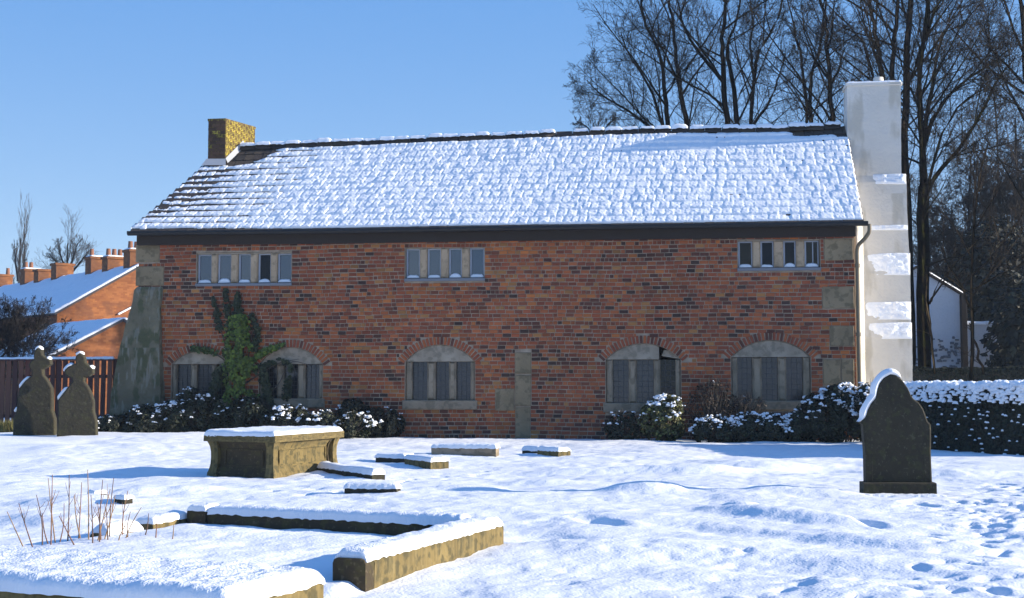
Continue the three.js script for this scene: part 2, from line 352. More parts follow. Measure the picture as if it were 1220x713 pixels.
// other walls of the house
const sideWall = (pts, mat, name) => { const g = geoFrom(pts.flat(), [0, 1, 2, 0, 2, 3, 0, 3, 4]); return mesh(name, boxUV(g), mat, house); };
{
  const eL = eaveY(wallL) - 0.1, eR = eaveY(wallR) - 0.1;
  const midL = wallL + (gableBackL - wallL) * 0.5;
  const wallSlab = (a, b, h0, h1, peak, name, mat = M.brickPlain) => {       // gable wall between two plan points
    const d = b.clone().sub(a), n = V(-d.z, 0, d.x).normalize().multiplyScalar(0.3), P = [], I = [];
    const sec = [[a, -0.4], [b, -0.4], [b, h1], [a.clone().lerp(b, 0.5), peak], [a, h0]];
    for (const k of [0, 1]) for (const [p, y] of sec) P.push(p.x + n.x * k, y, p.z + n.z * k);
    I.push(0, 1, 2, 0, 2, 3, 0, 3, 4, 5, 7, 6, 5, 8, 7, 5, 9, 8);
    for (let i = 0; i < 5; i++) { const j = (i + 1) % 5; I.push(i, i + 5, j, j, i + 5, j + 5); }
    mesh(name, boxUV(geoFrom(P, I)), mat, house);
  };
  M.brickPlain = std({ color: rgb(0.28, 0.10, 0.06), bumpMap: T.grain, bumpScale: 0.01 });
  wallSlab(V(wallL + 0.3, 0, -0.42), V(gableBackL, 0, BACK_W), eL, eL, ridgeY(ridgeL) - 0.2, 'gable_wall');
  wallSlab(V(wallR - 0.02, 0, -0.42), V(wallR - 0.02, 0, BACK_W), eR, eR, ridgeY(ridgeR) - 0.2, 'gable_wall', M.render);
  const g = new THREE.BoxGeometry(wallR - gableBackL, 5.5, 0.3); g.translate((wallR + gableBackL) / 2, 2.35, BACK_W);
  mesh('rear_wall', boxUV(g), M.brickPlain, house);
  const f = new THREE.BoxGeometry(wallR - wallL - 0.4, 0.1, 5.6); f.translate((wallR + wallL) / 2, 0.1, -3.4);
  mesh('inner_floor', boxUV(f), M.boards = std({ color: rgb(0.16, 0.10, 0.06), bumpMap: T.grain, bumpScale: 0.005 }), house);
  const f2 = new THREE.BoxGeometry(wallR - wallL - 1.2, 0.12, 5.6); f2.translate((wallR + wallL) / 2 + 0.3, 2.55, -3.4);
  mesh('inner_floor', boxUV(f2), M.boards, house);
}
// stones set into the brickwork ----------------------------------------
const stones = [
  [161, 190, 290, 313], [161, 195, 317, 341],
  [982, 1017, 284, 311], [980, 1018, 341, 368], [989, 1018, 388, 413], [981, 1002, 428, 459], [1003, 1018, 428, 459],
  [613.5, 633, 420, 446], [613.5, 633, 447, 484], [614, 632, 485, 531], [590, 613, 463, 490],
].map(p => rectPx(p[0], p[1], p[2], p[3]));
const stoneTones = [M.ashlar, M.batter];
stones.forEach((s, i) => {
  const g = chamferBox(s.u1 - s.u0 - 0.012, s.v1 - s.v0 - 0.012, 0.1, 0.012); g.translate((s.u0 + s.u1) / 2, (s.v0 + s.v1) / 2, -0.044 + hash(i, 3) * 0.008);
  mesh('quoin_stone', boxUV(g), i < 2 || i > 6 ? M.ashlarOld || (M.ashlarOld = std({ map: T.ashlar, bumpMap: T.grain, bumpScale: 0.01, color: rgb(0.72, 0.66, 0.52) })) : M.ashlarOld, wall);
});
// bricks ----------------------------------------------------------------
{
  const CH = 0.1015, v00 = -0.3, bricks = [], joint = face(680, 400).x;
  const ch0 = 0.006;
  const rects = stones.concat(upper.map(w => ({ u0: w.r.u0 - 0.01, u1: w.r.u1 + 0.01, v0: w.r.v0 - 0.085, v1: w.r.v1 + 0.01 })), lower.map(w => ({ u0: w.r.u0 - 0.01, u1: w.r.u1 + 0.01, v0: w.r.v0 - 0.24, v1: w.r.v1 })));
  const buttR = face(190, 400).x;
  for (let k = 0; ; k++) {
    const v = v00 + k * CH, vm = v + CH / 2; if (v > eaveY(0) - 0.1) break;
    const block = [];
    for (const r of rects) { const ov = Math.min(v + CH, r.v1) - Math.max(v, r.v0); if (ov > CH * 0.45) block.push([r.u0, r.u1]); }
    for (const w of lower) { const y = vm - w.vc, R = w.R + RING; if (vm > w.r.v1 - 0.02 && y < R && y > 0) { const q = Math.sqrt(R * R - y * y); block.push([w.uc - q - 0.005, w.uc + q + 0.005]); } }
    if (vm < face(175, 345).y) block.push([wallL - 1, wallL + (buttR - wallL) * 0.9]);
    
    block.sort((a, b) => a[0] - b[0]);
    let cur = wallL + 0.004; const free = [];
    for (const [a, b] of block) { if (a > cur) free.push([cur, a]); cur = Math.max(cur, b); }
    if (cur < wallR) free.push([cur, wallR]);
    for (const [a, b] of free) {
      let u = a; const rr = rng(900 + k * 131 + Math.round(a * 97)); let head = (k % 4 === 3);
      u = a; let first = true;
      while (u < b - 0.02) {
        let L = head ? 0.112 : 0.222; if (rr() < 0.16) L = head ? 0.222 : 0.112; if (first && k % 2) L = 0.14 + rr() * 0.05; first = false;
        L *= 0.94 + rr() * 0.12;
        if (b - (u + L) < 0.07) L = b - u;
        const e = Math.min(b, u + L), sag = (fbm(u * 0.35, k * 0.05, 301, 2) - 0.5) * 0.11 + (rr() - 0.5) * 0.008;
        bricks.push({ u0: u, u1: e, v: v + sag, r: rr() });
        u = e;
      }
    }
  }
  const tones = [[0.350, 0.097, 0.031], [0.288, 0.072, 0.027], [0.240, 0.060, 0.026], [0.42, 0.128, 0.031], [0.180, 0.053, 0.025], [0.105, 0.036, 0.022], [0.055, 0.027, 0.019], [0.36, 0.155, 0.047]];
  const toneMats = tones.map(t => std({ color: rgb(...t), bumpMap: T.grain, bumpScale: 0.004 }));
  const pick = b => {
    const um = (b.u0 + b.u1) / 2, pat = fbm(um * 0.45 + 3, b.v * 0.7, 311, 3), pat2 = fbm(um * 1.6, b.v * 2.4, 321, 2), x = b.r;
    const dk = clamp(0.10 + (pat2 - 0.46) * 1.25 + (pat - 0.5) * 0.6, 0.02, 0.5);
    if (x < dk * 0.28) return 6; if (x < dk) return 5;
    const y = (x - dk) / (1 - dk), warm = (0.56 - pat) * 1.1;
    if (y < 0.14 + warm) return y < 0.07 ? 7 : (hash(um * 50, b.v * 50) < 0.45 ? 3 : 0);
    if (y < 0.45) return 0; if (y < 0.70) return 1; if (y < 0.88) return 2; return 4;
  };
  // the 300 that show largest (full stretchers at the near end) as pieces of their own, the rest joined
  const size = b => (b.u1 - b.u0) * (1 + (b.u0 - wallL) * 0.006) * (b.v > 0.6 ? 1 : 0.2);
  const order = bricks.map((b, i) => [size(b), i]).sort((p, q) => q[0] - p[0]), single = new Set(order.slice(0, 300).map(p => p[1]));
  const unit = {};
  const P = [], I = [], C = [], N = [];
  bricks.forEach((b, i) => {
    const L = b.u1 - b.u0 - 0.016, H = CH - 0.020, t = pick(b), w = (hash(i, 7) - 0.5) * 0.016, um = (b.u0 + b.u1) / 2, vm = b.v + CH / 2, turn = (hash(i, 17) - 0.5) * 0.035;
    if (single.has(i)) {
      const key = (L / 0.01 | 0); const g = unit[key] || (unit[key] = boxUV(chamferBox((key + 0.5) * 0.01, H, 0.06, ch0)));
      const m = mesh('brick', g, toneMats[t], wall); m.position.set(um, vm, -0.030 + w); m.rotation.z = turn;
    } else {
      const g = chamferBox(L, H, 0.06, ch0).toNonIndexed(), a = g.attributes.position.array, nn = g.attributes.normal.array, n0 = P.length / 3, c = tones[t], f = (0.72 + hash(i, 27) * 0.42) * (0.66 + 0.60 * fbm(um * 0.7, vm * 0.9, 331, 3));
      for (let q = 0; q < a.length; q += 3) { P.push(um + a[q] - turn * a[q + 1], vm + a[q + 1] + turn * a[q], -0.030 + w + a[q + 2]); N.push(nn[q], nn[q + 1], nn[q + 2]); C.push(c[0] * f, c[1] * f, c[2] * f); }
    }
  });
  const g = new THREE.BufferGeometry();
  g.setAttribute('position', new THREE.Float32BufferAttribute(P, 3)); g.setAttribute('normal', new THREE.Float32BufferAttribute(N, 3)); g.setAttribute('color', new THREE.Float32BufferAttribute(C, 3));
  stuff(mesh('brick_courses', boxUV(g), M.vert, wall));
  console.log('bricks', bricks.length);
  // arch rings
  const vg = boxUV(chamferBox(0.064, RING - 0.012, 0.1, 0.006));
  for (const w of lower) {
    const A = Math.asin((w.a + 0.10) / (w.R + RING * 0.5)), n = Math.round(2 * A * (w.R + RING / 2) / 0.092);
    for (let i = 0; i <= n; i++) {
      const t = -A + 2 * A * i / n, h = hash(i, Math.round(w.x0)), m = mesh('arch_brick', vg, toneMats[h < 0.22 ? 5 : h < 0.5 ? 2 : h < 0.75 ? 1 : 0], wall);
      const R = w.R + RING / 2;
      m.position.set(w.uc + R * Math.sin(t), w.vc + R * Math.cos(t), -0.045 + (hash(i, 99) - 0.5) * 0.012); m.rotation.z = -t;
    }
  }
}
// windows ----------------------------------------------------------------
const snowBits = (parent, name, u0, u1, v, w, t, seed) => { const m = mesh(name, snowPad(u1 - u0, 0.07, t, seed, 0.025, 0.003, 0.004), M.snowFine, parent); m.position.set((u0 + u1) / 2, v, w); return m; };
function block(u0, u1, v0, v1, w0, w1, c = 0.012) { const g = chamferBox(u1 - u0, v1 - v0, w1 - w0, c); g.translate((u0 + u1) / 2, (v0 + v1) / 2, (w0 + w1) / 2); return boxUV(g); }
upper.forEach((w, wi) => {
  const win = new THREE.Group(); win.name = 'window'; house.add(win);
  const r = w.r, L = w.lights.map(l => [face(l[0], 310).x, face(l[1], 310).x]);
  mesh('sill', block(r.u0 - 0.02, r.u1 + 0.02, r.v0 - 0.08, r.v0 - 0.002, -0.2, 0.035), M.lead, win);
  mesh('lintel', block(r.u0 + 0.003, r.u1 - 0.003, r.v1 - 0.035, r.v1 - 0.002, -0.22, -0.035), M.ashlar, win);
  for (let i = 0; i < L.length; i++) {
    if (i) mesh('mullion', block(L[i - 1][1] + 0.004, L[i][0] - 0.004, r.v0, r.v1 - 0.036, -0.24, -0.03, 0.03), M.ashlarWarm || (M.ashlarWarm = std({ map: T.ashlar, bumpMap: T.grain, bumpScale: 0.008, color: rgb(1.25, 1.12, 0.98) })), win);
    const a = L[i][0], b = L[i][1], v0 = r.v0 + 0.003, v1 = r.v1 - 0.037, fw = 0.03;
    mesh('casement_frame', mergeGeometries([block(a, a + fw + 0.015, v0, v1, -0.2, -0.13, 0.004), block(b - fw, b, v0, v1, -0.2, -0.13, 0.004), block(a + fw, b - fw, v1 - fw, v1, -0.2, -0.135, 0.004), block(a + fw, b - fw, v0, v0 + fw, -0.2, -0.135, 0.004)]), M.casement, win);
    const tilt = (hash(i, wi, 5) - 0.5) * 0.07, p = mesh('pane', block(a + fw + 0.012, b - fw, v0 + fw, v1 - fw, -0.175, -0.17, 0.001), wi === 2 || (wi === 0 && i === 3) ? M.darkRoomGlass : M.glass, win); { const c = V((a + b) / 2, (v0 + v1) / 2, -0.17); p.geometry.translate(-c.x, -c.y, -c.z); p.position.copy(c); p.rotation.set((hash(i, wi, 5) - 0.35) * 0.09, (hash(i, wi, 6) - 0.5) * 0.10, 0); }
    if (wi === 2 && i === 3) mesh('glazing_bar', block((a + b) / 2 + 0.02, (a + b) / 2 + 0.045, v0 + fw, v1 - fw, -0.17, -0.145, 0.003), M.casement, win);
    stuff(snowBits(win, 'snow', a + 0.02, b - 0.02, v0 + 0.02, -0.105, 0.07 + 0.1 * hash(i, wi, 9), 40 + wi * 10 + i));
  }
});
lower.forEach((w, wi) => {
  const win = new THREE.Group(); win.name = 'window'; house.add(win);
  const r = w.r, L = w.lights.map(l => [face(l[0], 450).x, face(l[1], 450).x]), A = Math.asin(w.a / w.R);
  const head = (x0, x1) => {
    const pts = [[x0, r.v1]]; pts.push([x1, r.v1]);
    for (let i = 10; i >= 0; i--) { const x = lerp(x0, x1, i / 10), y = w.vc + Math.sqrt(Math.max(0, (w.R - 0.006) ** 2 - (x - w.uc) ** 2)); pts.push([x, Math.max(r.v1 + 0.004, y)]); }
    const g = prism(pts, 0.2, 0.008); g.translate(0, 0, -0.255); return boxUV(g);
  };
  if (w.broken) { const cut = L[2][0] - 0.03; mesh('lintel', head(r.u0 + 0.01, cut), M.ashlar, win); mesh('lintel', (() => { const pts = [[cut + 0.06, r.v1 + 0.09], [r.u1 - 0.015, r.v1 + 0.005], [r.u1 - 0.05, r.v1 + 0.10], [cut + 0.26, r.v1 + 0.23], [cut + 0.12, r.v1 + 0.24]]; const g = prism(pts, 0.14, 0.01); g.translate(0, 0, -0.26); return boxUV(g); })(), M.ashlar, win); }
  else mesh('lintel', head(r.u0 + 0.01, r.u1 - 0.01), M.ashlar, win);
  const M2 = M.ashlarGrey || (M.ashlarGrey = std({ map: T.ashlar, bumpMap: T.grain, bumpScale: 0.01, color: rgb(0.80, 0.77, 0.72) }));
  mesh('jamb', block(r.u0 + 0.003, L[0][0], r.v0, r.v1 - 0.004, -0.3, -0.06, 0.03), M2, win);
  mesh('jamb', block(L[2][1], r.u1 - 0.003, r.v0, r.v1 - 0.004, -0.3, -0.06, 0.03), M2, win);
  for (let i = 0; i < 3; i++) {
    if (i) mesh('mullion', block(L[i - 1][1], L[i][0], r.v0, r.v1 - 0.004, -0.3, -0.07, 0.05), M2, win);
    const g = [], a = L[i][0], b = L[i][1], v0 = r.v0, v1 = r.v1 - 0.004;
    const p = mesh('pane', block(a + 0.004, b - 0.004, v0 + 0.003, v1 - 0.003, -0.225, -0.22, 0.001), w.broken && i === 2 ? M.darkRoomGlass : M.oldGlass, win); { const c = V((a + b) / 2, (v0 + v1) / 2, -0.222); p.geometry.translate(-c.x, -c.y, -c.z); p.position.copy(c); p.rotation.set((hash(i, wi, 15) - 0.5) * 0.03, (hash(i, wi, 16) - 0.5) * 0.04, 0); }  // broken light: near-black pane in place of the dark open hole
    const nx = 3, ny = 8;                                    // lead cames
    for (let q = 1; q < nx; q++) { const u = lerp(a, b, q / nx); g.push(block(u - 0.006, u + 0.006, v0, v1, -0.219, -0.212, 0.002)); }
    for (let q = 1; q < ny; q++) { const v = lerp(v0, v1, q / ny); g.push(block(a, b, v - 0.006, v + 0.006, -0.2185, -0.213, 0.002)); }
    { const lc = mergeGeometries(g); lc.translate(-p.position.x, -p.position.y, -p.position.z + 0.012); mesh('lead_cames', lc, M.came, p); }
  }
  mesh('sill', block(r.u0 - 0.07, r.u1 + 0.07, r.v0 - 0.235, r.v0 - 0.003, -0.3, 0.05, 0.02), M2, win);
});
// buttress of rubble stone at the left corner ------------------------------
function loft(levels, mat, name, parent, noiseAmp = 0, seed = 0, n = 10) {  // levels: {v, u0, u1, w0, w1}, rounded rectangle sections
  const P = [], I = [], ring = [];
  const sub = [];
  for (let i = 0; i < levels.length - 1; i++) { const k = Math.max(1, Math.round((Math.abs(levels[i + 1].v - levels[i].v)) / 0.12)); for (let j = 0; j < k; j++) { const t = j / k, a = levels[i], b = levels[i + 1], o = {}; for (const q of ['v', 'u0', 'u1', 'w0', 'w1']) o[q] = lerp(a[q], b[q], t); sub.push(o); } }
  sub.push(levels[levels.length - 1]);
  const per = (o, t) => { const s = t * 4, k = Math.floor(s) % 4, f = s - Math.floor(s), c = [[o.u0, o.w1], [o.u1, o.w1], [o.u1, o.w0], [o.u0, o.w0]]; const a = c[k], b = c[(k + 1) % 4]; return [lerp(a[0], b[0], f), lerp(a[1], b[1], f)]; };
  const cnt = n * 4;
  sub.forEach((o, j) => { for (let i = 0; i < cnt; i++) { const q = per(o, i / cnt), e = noiseAmp ? (fbm(q[0] * 3 + o.v * 0.7 + seed, o.v * 3 + q[1] * 2, 401 + seed, 3) - 0.5) * 2 * noiseAmp : 0; const cx = (o.u0 + o.u1) / 2, cz = (o.w0 + o.w1) / 2; P.push(q[0] + Math.sign(q[0] - cx) * e * (Math.abs(q[0] - o.u0) < 1e-4 || Math.abs(q[0] - o.u1) < 1e-4 ? 1 : 0), o.v, q[1] + Math.sign(q[1] - cz) * e); } });
  for (let j = 0; j < sub.length - 1; j++) for (let i = 0; i < cnt; i++) { const a = j * cnt + i, b = j * cnt + (i + 1) % cnt; I.push(a, b, b + cnt, a, b + cnt, a + cnt); }
  const top = P.length / 3, o = sub[sub.length - 1]; P.push((o.u0 + o.u1) / 2, o.v, (o.w0 + o.w1) / 2);
  for (let i = 0; i < cnt; i++) I.push((sub.length - 1) * cnt + i, (sub.length - 1) * cnt + (i + 1) % cnt, top);
  let g = geoFrom(P, I).toNonIndexed(); g.computeVertexNormals();
  return mesh(name, boxUV(g), mat, parent);
}
{
  const lv = [[500, 129, 191, 0.34], [470, 131.5, 190.5, 0.30], [440, 136, 190, 0.25], [415, 142, 189.5, 0.2], [390, 149, 189.5, 0.15], [365, 155, 190, 0.10], [346, 159.5, 193, 0.06], [342, 163.5, 193, 0.012]].map(p => { const a = face(p[1], p[0], p[3]), b = face(p[2], p[0], p[3]); return { v: a.y, u0: a.x, u1: b.x, w0: -0.9, w1: p[3] }; });
  lv.unshift(Object.assign({}, lv[0], { v: -0.5 }));
  loft(lv, M.batter, 'buttress', house, 0.03, 3, 12);
}
// roof ---------------------------------------------------------------------
const roof = new THREE.Group(); roof.name = 'roof'; house.add(roof);
const rowsN = 14;
function roofPt(s, b) {                              // s 0..1 along, b 0 at the eave .. 1 at the ridge, on the boarding
  const x = lerp(lerp(eaveL, eaveR, s), lerp(ridgeL, ridgeR, s), b);
  const y = lerp(eaveY(x), ridgeY(x), b) - 0.03 * Math.sin(Math.PI * b) + (fbm(x * 0.3, b * 3, 411, 2) - 0.5) * 0.06 * Math.sin(Math.PI * b);
  return V(x, y, lerp(EAVE_W, RIDGE_W, b));
}
const slopeLen = Math.hypot(RIDGE_W - EAVE_W, ridgeY(0) - eaveY(0)), slopeA = Math.atan2(ridgeY(0) - eaveY(0), EAVE_W - RIDGE_W);
const rn = V(0, Math.cos(slopeA), Math.sin(slopeA));
console.log('slope', slopeLen, slopeA * 57.3);
{
  // boarding, front and back slope
  const P = [], I = [], n = 60;
  const add = f => { const o = P.length / 3; for (let i = 0; i <= n; i++) for (let j = 0; j <= 6; j++) { const p = f(i / n, j / 6); P.push(p.x, p.y, p.z); } for (let i = 0; i < n; i++) for (let j = 0; j < 6; j++) { const a = o + i * 7 + j; I.push(a, a + 7, a + 1, a + 1, a + 7, a + 8); } };
  add((s, b) => roofPt(s, b).addScaledVector(rn, -0.02)); add((s, b) => roofPt(s, b).addScaledVector(rn, -0.1));
  const back = (s, b) => { const p = roofPt(s, b); const x = lerp(lerp(gableBackL - 0.1, eaveR, s), lerp(ridgeL, ridgeR, s), b); return V(x, p.y, 2 * RIDGE_W - p.z - 0.0); };
  add((s, b) => back(s, b));
  mesh('boarding', boxUV(geoFrom(P, I)), M.slateB, roof);
  // tiles
  const tiles = [];
  for (let k = 0; k < rowsN; k++) {
    const b = k / rowsN, n = Math.round((lerp(eaveR - eaveL, ridgeR - ridgeL, b)) / 0.26);
    const off = k % 2 ? 0.5 : 0;
    for (let i = -1; i <= n; i++) { const s0 = clamp((i + off) / n), s1 = clamp((i + 1 + off) / n); if (s1 - s0 < 0.2 / n) continue; tiles.push({ k, i, s: (s0 + s1) / 2, w: (s1 - s0) * n, b, n }); }
  }
  const tl = slopeLen / rowsN * 1.35, mats = [M.slate, M.slateB, M.slateC];
  // those that show clear of the snow first: left verge, around the two stacks, then the eaves row
  const bare = t => { const p = roofPt(t.s, t.b); return bareness(p.x, t.b + 0.03); };
  tiles.forEach((t, i) => { t.show = bare(t) * 3 + (t.k === 0 ? 0.6 : 0) + t.s * 0.4 + hash(i, 5) * 0.3; });
  const order = tiles.map((t, i) => [t.show, i]).sort((a, b) => b[0] - a[0]), single = new Set(order.slice(0, 300).map(q => q[1]));
  const g0 = boxUV(new THREE.BoxGeometry(0.253, 0.022, tl)), rest = [];
  tiles.forEach((t, i) => {
    const p = roofPt(t.s, t.b + (0.35 * tl / slopeLen)); p.addScaledVector(rn, 0.022 + hash(i, 8) * 0.008);
    const q = new THREE.Quaternion().setFromEuler(new THREE.Euler(slopeA - 0.055 + (hash(i, 9) - 0.5) * 0.01, (hash(i, 11) - 0.5) * 0.02, (hash(i, 10) - 0.5) * 0.03));
    const sc = V(t.w * (0.97 + hash(i, 12) * 0.03), 1, 1);
    if (single.has(i)) { const m = mesh('roof_tile', g0, mats[Math.floor(hash(i, 13) * 3)], roof); m.position.copy(p); m.quaternion.copy(q); m.scale.copy(sc); }
    else { const g = g0.clone(); g.applyMatrix4(new THREE.Matrix4().compose(p, q, sc)); rest.push(g); }
  });
  stuff(mesh('tile_courses', mergeGeometries(rest), M.slate, roof));
  // snow lying on the tiles
  const nx = 860, nb = 196, SP = [], SI = [], UV = [];
  for (let j = 0; j <= nb; j++) for (let i = 0; i <= nx; i++) {
    const b = 0.001 + j / nb * 0.985, s = i / nx, p = roofPt(s, b), q = b * rowsN, k = Math.min(rowsN - 1, Math.floor(q)), r = q - k;
    const n = Math.round((lerp(eaveR - eaveL, ridgeR - ridgeL, k / rowsN)) / 0.26), c0 = s * n - (k % 2 ? 0.5 : 0) + (noise(s * n * 0.45, k * 3.7, 425) - 0.5) * 0.9, c = Math.floor(c0), f = c0 - c;
    const tile = 0.040 * (1 - r);                                           // the tile's own raised lower edge
    const h1 = hash(c, k, 421), h2 = hash(c, k, 422), h3 = hash(c, k, 423);
    const edge = smooth(0.0, 0.16 + 0.14 * h2, r + (h3 - 0.5) * 0.1) ;
    const side = smooth(0, 0.10 + 0.14 * h3, f) * smooth(0, 0.10 + 0.10 * h2, 1 - f);
    const lump = 0.62 + 0.45 * h1 + 0.55 * (fbm(p.x * 5, b * 22, 431, 3) - 0.5);
    const big = 0.75 + 0.5 * fbm(p.x * 0.5, b * 3, 441, 2);
    const drift = smooth(0.50, 0.75, fbm(p.x * 1.1 + 7, b * 5, 451, 3));     // smooth drifted patches
    let th = 0.072 * big * lerp((0.72 + 0.42 * (fbm(p.x * 4.2, b * 19, 431, 3) - 0.15) + 0.22 * (h1 - 0.5)) * (0.80 + 0.20 * side), 0.95, drift * 0.5) * lerp(0.44 + 0.56 * edge, 1, drift * 0.4) + (noise(p.x * 26, b * 110, 461) - 0.5) * 0.012;
    th -= 0.010 + bareness(p.x, b) * 0.085 + 0.075 * (1 - smooth(0.12, 0.42, r + (h3 - 0.5) * 0.16)) * smooth(4.6, 0.8, p.x - lerp(eaveL, ridgeL, b)) * (0.55 + 0.75 * noise(p.x * 2.2, k * 1.7, 475));
    const h = Math.max(-0.03, tile + 0.012 + th) ;
    p.addScaledVector(rn, th < 0 ? Math.min(h, -0.015) : h);
    if (i === 0 || i === nx || j === 0) p.addScaledVector(rn, -0.05);
    SP.push(p.x, p.y, p.z); UV.push(p.x / 0.8, b * slopeLen / 0.8);
  }
  for (let j = 0; j < nb; j++) for (let i = 0; i < nx; i++) { const a = j * (nx + 1) + i; SI.push(a, a + 1, a + nx + 1, a + 1, a + nx + 2, a + nx + 1); }
  const sg = new THREE.BufferGeometry(); sg.setAttribute('position', new THREE.Float32BufferAttribute(SP, 3)); sg.setAttribute('uv', new THREE.Float32BufferAttribute(UV, 2)); sg.setIndex(SI); sg.computeVertexNormals();
  stuff(mesh('snow_cover', sg, M.snowFine, roof));
  // ridge tiles
  const len = 0.46, nR = Math.floor((ridgeR - ridgeL - 0.1) / len);
  const rg = (() => { const L = len - 0.02, P = [], I = []; const sec = [[0.17, -0.10], [0.11, -0.02], [0.05, 0.06], [-0.05, 0.06], [-0.11, -0.02], [-0.17, -0.10]]; for (const x of [-L / 2, L / 2]) for (const [z, y] of sec) P.push(x, y, z); for (let i = 0; i < 5; i++) I.push(i, i + 6, i + 1, i + 1, i + 6, i + 7); I.push(0, 1, 2, 0, 2, 3, 0, 3, 4, 0, 4, 5, 6, 8, 7, 6, 9, 8, 6, 10, 9, 6, 11, 10); return boxUV(geoFrom(P, I)); })();
  const sgs = [];
  for (let i = 0; i < nR; i++) {
    const x = ridgeL + 0.15 + (i + 0.5) * len, y = ridgeY(x) + 0.055 + (hash(i, 501) - 0.5) * 0.025, m = mesh('ridge_tile', rg, [M.slate, M.slateB, M.slateC][Math.floor(hash(i, 502) * 3)], roof);
    m.position.set(x, y, RIDGE_W); m.rotation.z = Math.atan2(ridgeY(x + 0.2) - ridgeY(x - 0.2), 0.4) + (hash(i, 503) - 0.5) * 0.03;
    const px = i / nR; if (px < 0.02 || hash(i, 504) < 0.06) continue;
    const g = snowPad(len * (0.85 + 0.25 * hash(i, 505)), 0.21 + 0.05 * hash(i, 506), 0.055 + 0.045 * hash(i, 507) + 0.02 * px, 600 + i, 0.04, 0.01, 0.03); g.translate(x + (hash(i, 508) - 0.5) * 0.06, y + 0.042, RIDGE_W + 0.03); sgs.push(g);
  }
  stuff(mesh('ridge_snow', mergeGeometries(sgs), M.snowFine, roof));
}
function bareness(x, b) {
  let v = 0;
  const dl = x - lerp(eaveL, ridgeL, b);
  v += 0.42 * smooth(2.2, 0.2, dl) * smooth(0.0, 0.35, b) * (0.4 + 1.1 * noise(x * 4, b * 40, 471));
  // melted patches round the left stack and beside the white stack
  const cx = ridgeL + 0.75; v += 1.6 * smooth(0.85, 0.45, Math.hypot((x - cx) * 0.9, (b - 0.93) * 5.0));
  v += 1.0 * smooth(0.86, 0.92, b) * smooth(0.95, 0.5, Math.abs(x - ridgeL - 0.7 - (b - 0.85) * 3));
  v += 1.5 * smooth(0.90, 0.95, b) * smooth(1.7, 1.2, ridgeR - x) + 0.9 * smooth(0.86, 0.9, b) * smooth(0.5, 0.2, ridgeR - x);
  v += 0.7 * smooth(0.955, 0.975, b) * (0.3 + noise(x * 2.5, 3, 481));
  return v;
}
// gutter, fascia, downpipe
{
  const P = [], seg = 40;
  const strip = (sec, name, mat, parent, x0, x1) => {
    const P = [], I = [], m = sec.length;
    for (let i = 0; i <= seg; i++) { const x = lerp(x0, x1, i / seg), y = eaveY(x); for (const [z, dy] of sec) P.push(x, y + dy, z); }
    for (let i = 0; i < seg; i++) for (let j = 0; j < m; j++) { const a = i * m + j, b = i * m + (j + 1) % m; I.push(a, a + m, b, b, a + m, b + m); }
    for (let j = 1; j < m - 1; j++) { I.push(0, j, j + 1); const o = seg * m; I.push(o, o + j + 1, o + j); }
    let g = geoFrom(P, I).toNonIndexed(); g.computeVertexNormals(); return mesh(name, boxUV(g), mat, parent);
  };
  strip([[EAVE_W + 0.10, 0.0], [EAVE_W + 0.11, -0.05], [EAVE_W + 0.08, -0.10], [EAVE_W + 0.02, -0.115], [EAVE_W - 0.03, -0.09], [EAVE_W - 0.04, -0.02], [EAVE_W - 0.02, -0.02], [EAVE_W - 0.01, -0.08], [EAVE_W + 0.06, -0.085], [EAVE_W + 0.085, -0.0]], 'gutter', M.gutter, house, eaveL - 0.03, eaveR + 0.1);
  strip([[0.14, -0.03], [0.14, -0.34], [0.012, -0.34], [0.012, -0.03]], 'fascia_board', M.timber, house, eaveL + 0.12, wallR + 0.02);
  strip([[EAVE_W - 0.045, -0.03], [EAVE_W - 0.045, -0.06], [0.142, -0.06], [0.142, -0.03]], 'soffit', M.timber, house, eaveL + 0.1, wallR + 0.02);
  const a = face(1036, 268, EAVE_W + 0.03), top = a.clone(), x1 = face(1021.5, 300, 0.08).x;
  const path = new THREE.CatmullRomCurve3([V(top.x, top.y + 0.02, EAVE_W + 0.03), V(top.x, top.y - 0.17, EAVE_W + 0.03), V(lerp(top.x, x1, 0.35), top.y - 0.32, 0.26), V(x1 + 0.03, top.y - 0.47, 0.1), V(x1, top.y - 0.62, 0.08), V(x1, top.y - 1.2, 0.08), V(x1, 2.5, 0.08), V(x1 + 0.01, 0.1, 0.08)], false, 'catmullrom', 0.2);
  const dp = mesh('downpipe', boxUV(new THREE.TubeGeometry(path, 70, 0.05, 10)), M.pipe, house);
  const cg = boxUV(new THREE.CylinderGeometry(0.068, 0.068, 0.09, 12));
  for (const y of [4.3, 2.6, 1.0]) { const m = mesh('pipe_collar', cg, M.pipe, dp); m.position.set(x1, y, 0.08); }
}
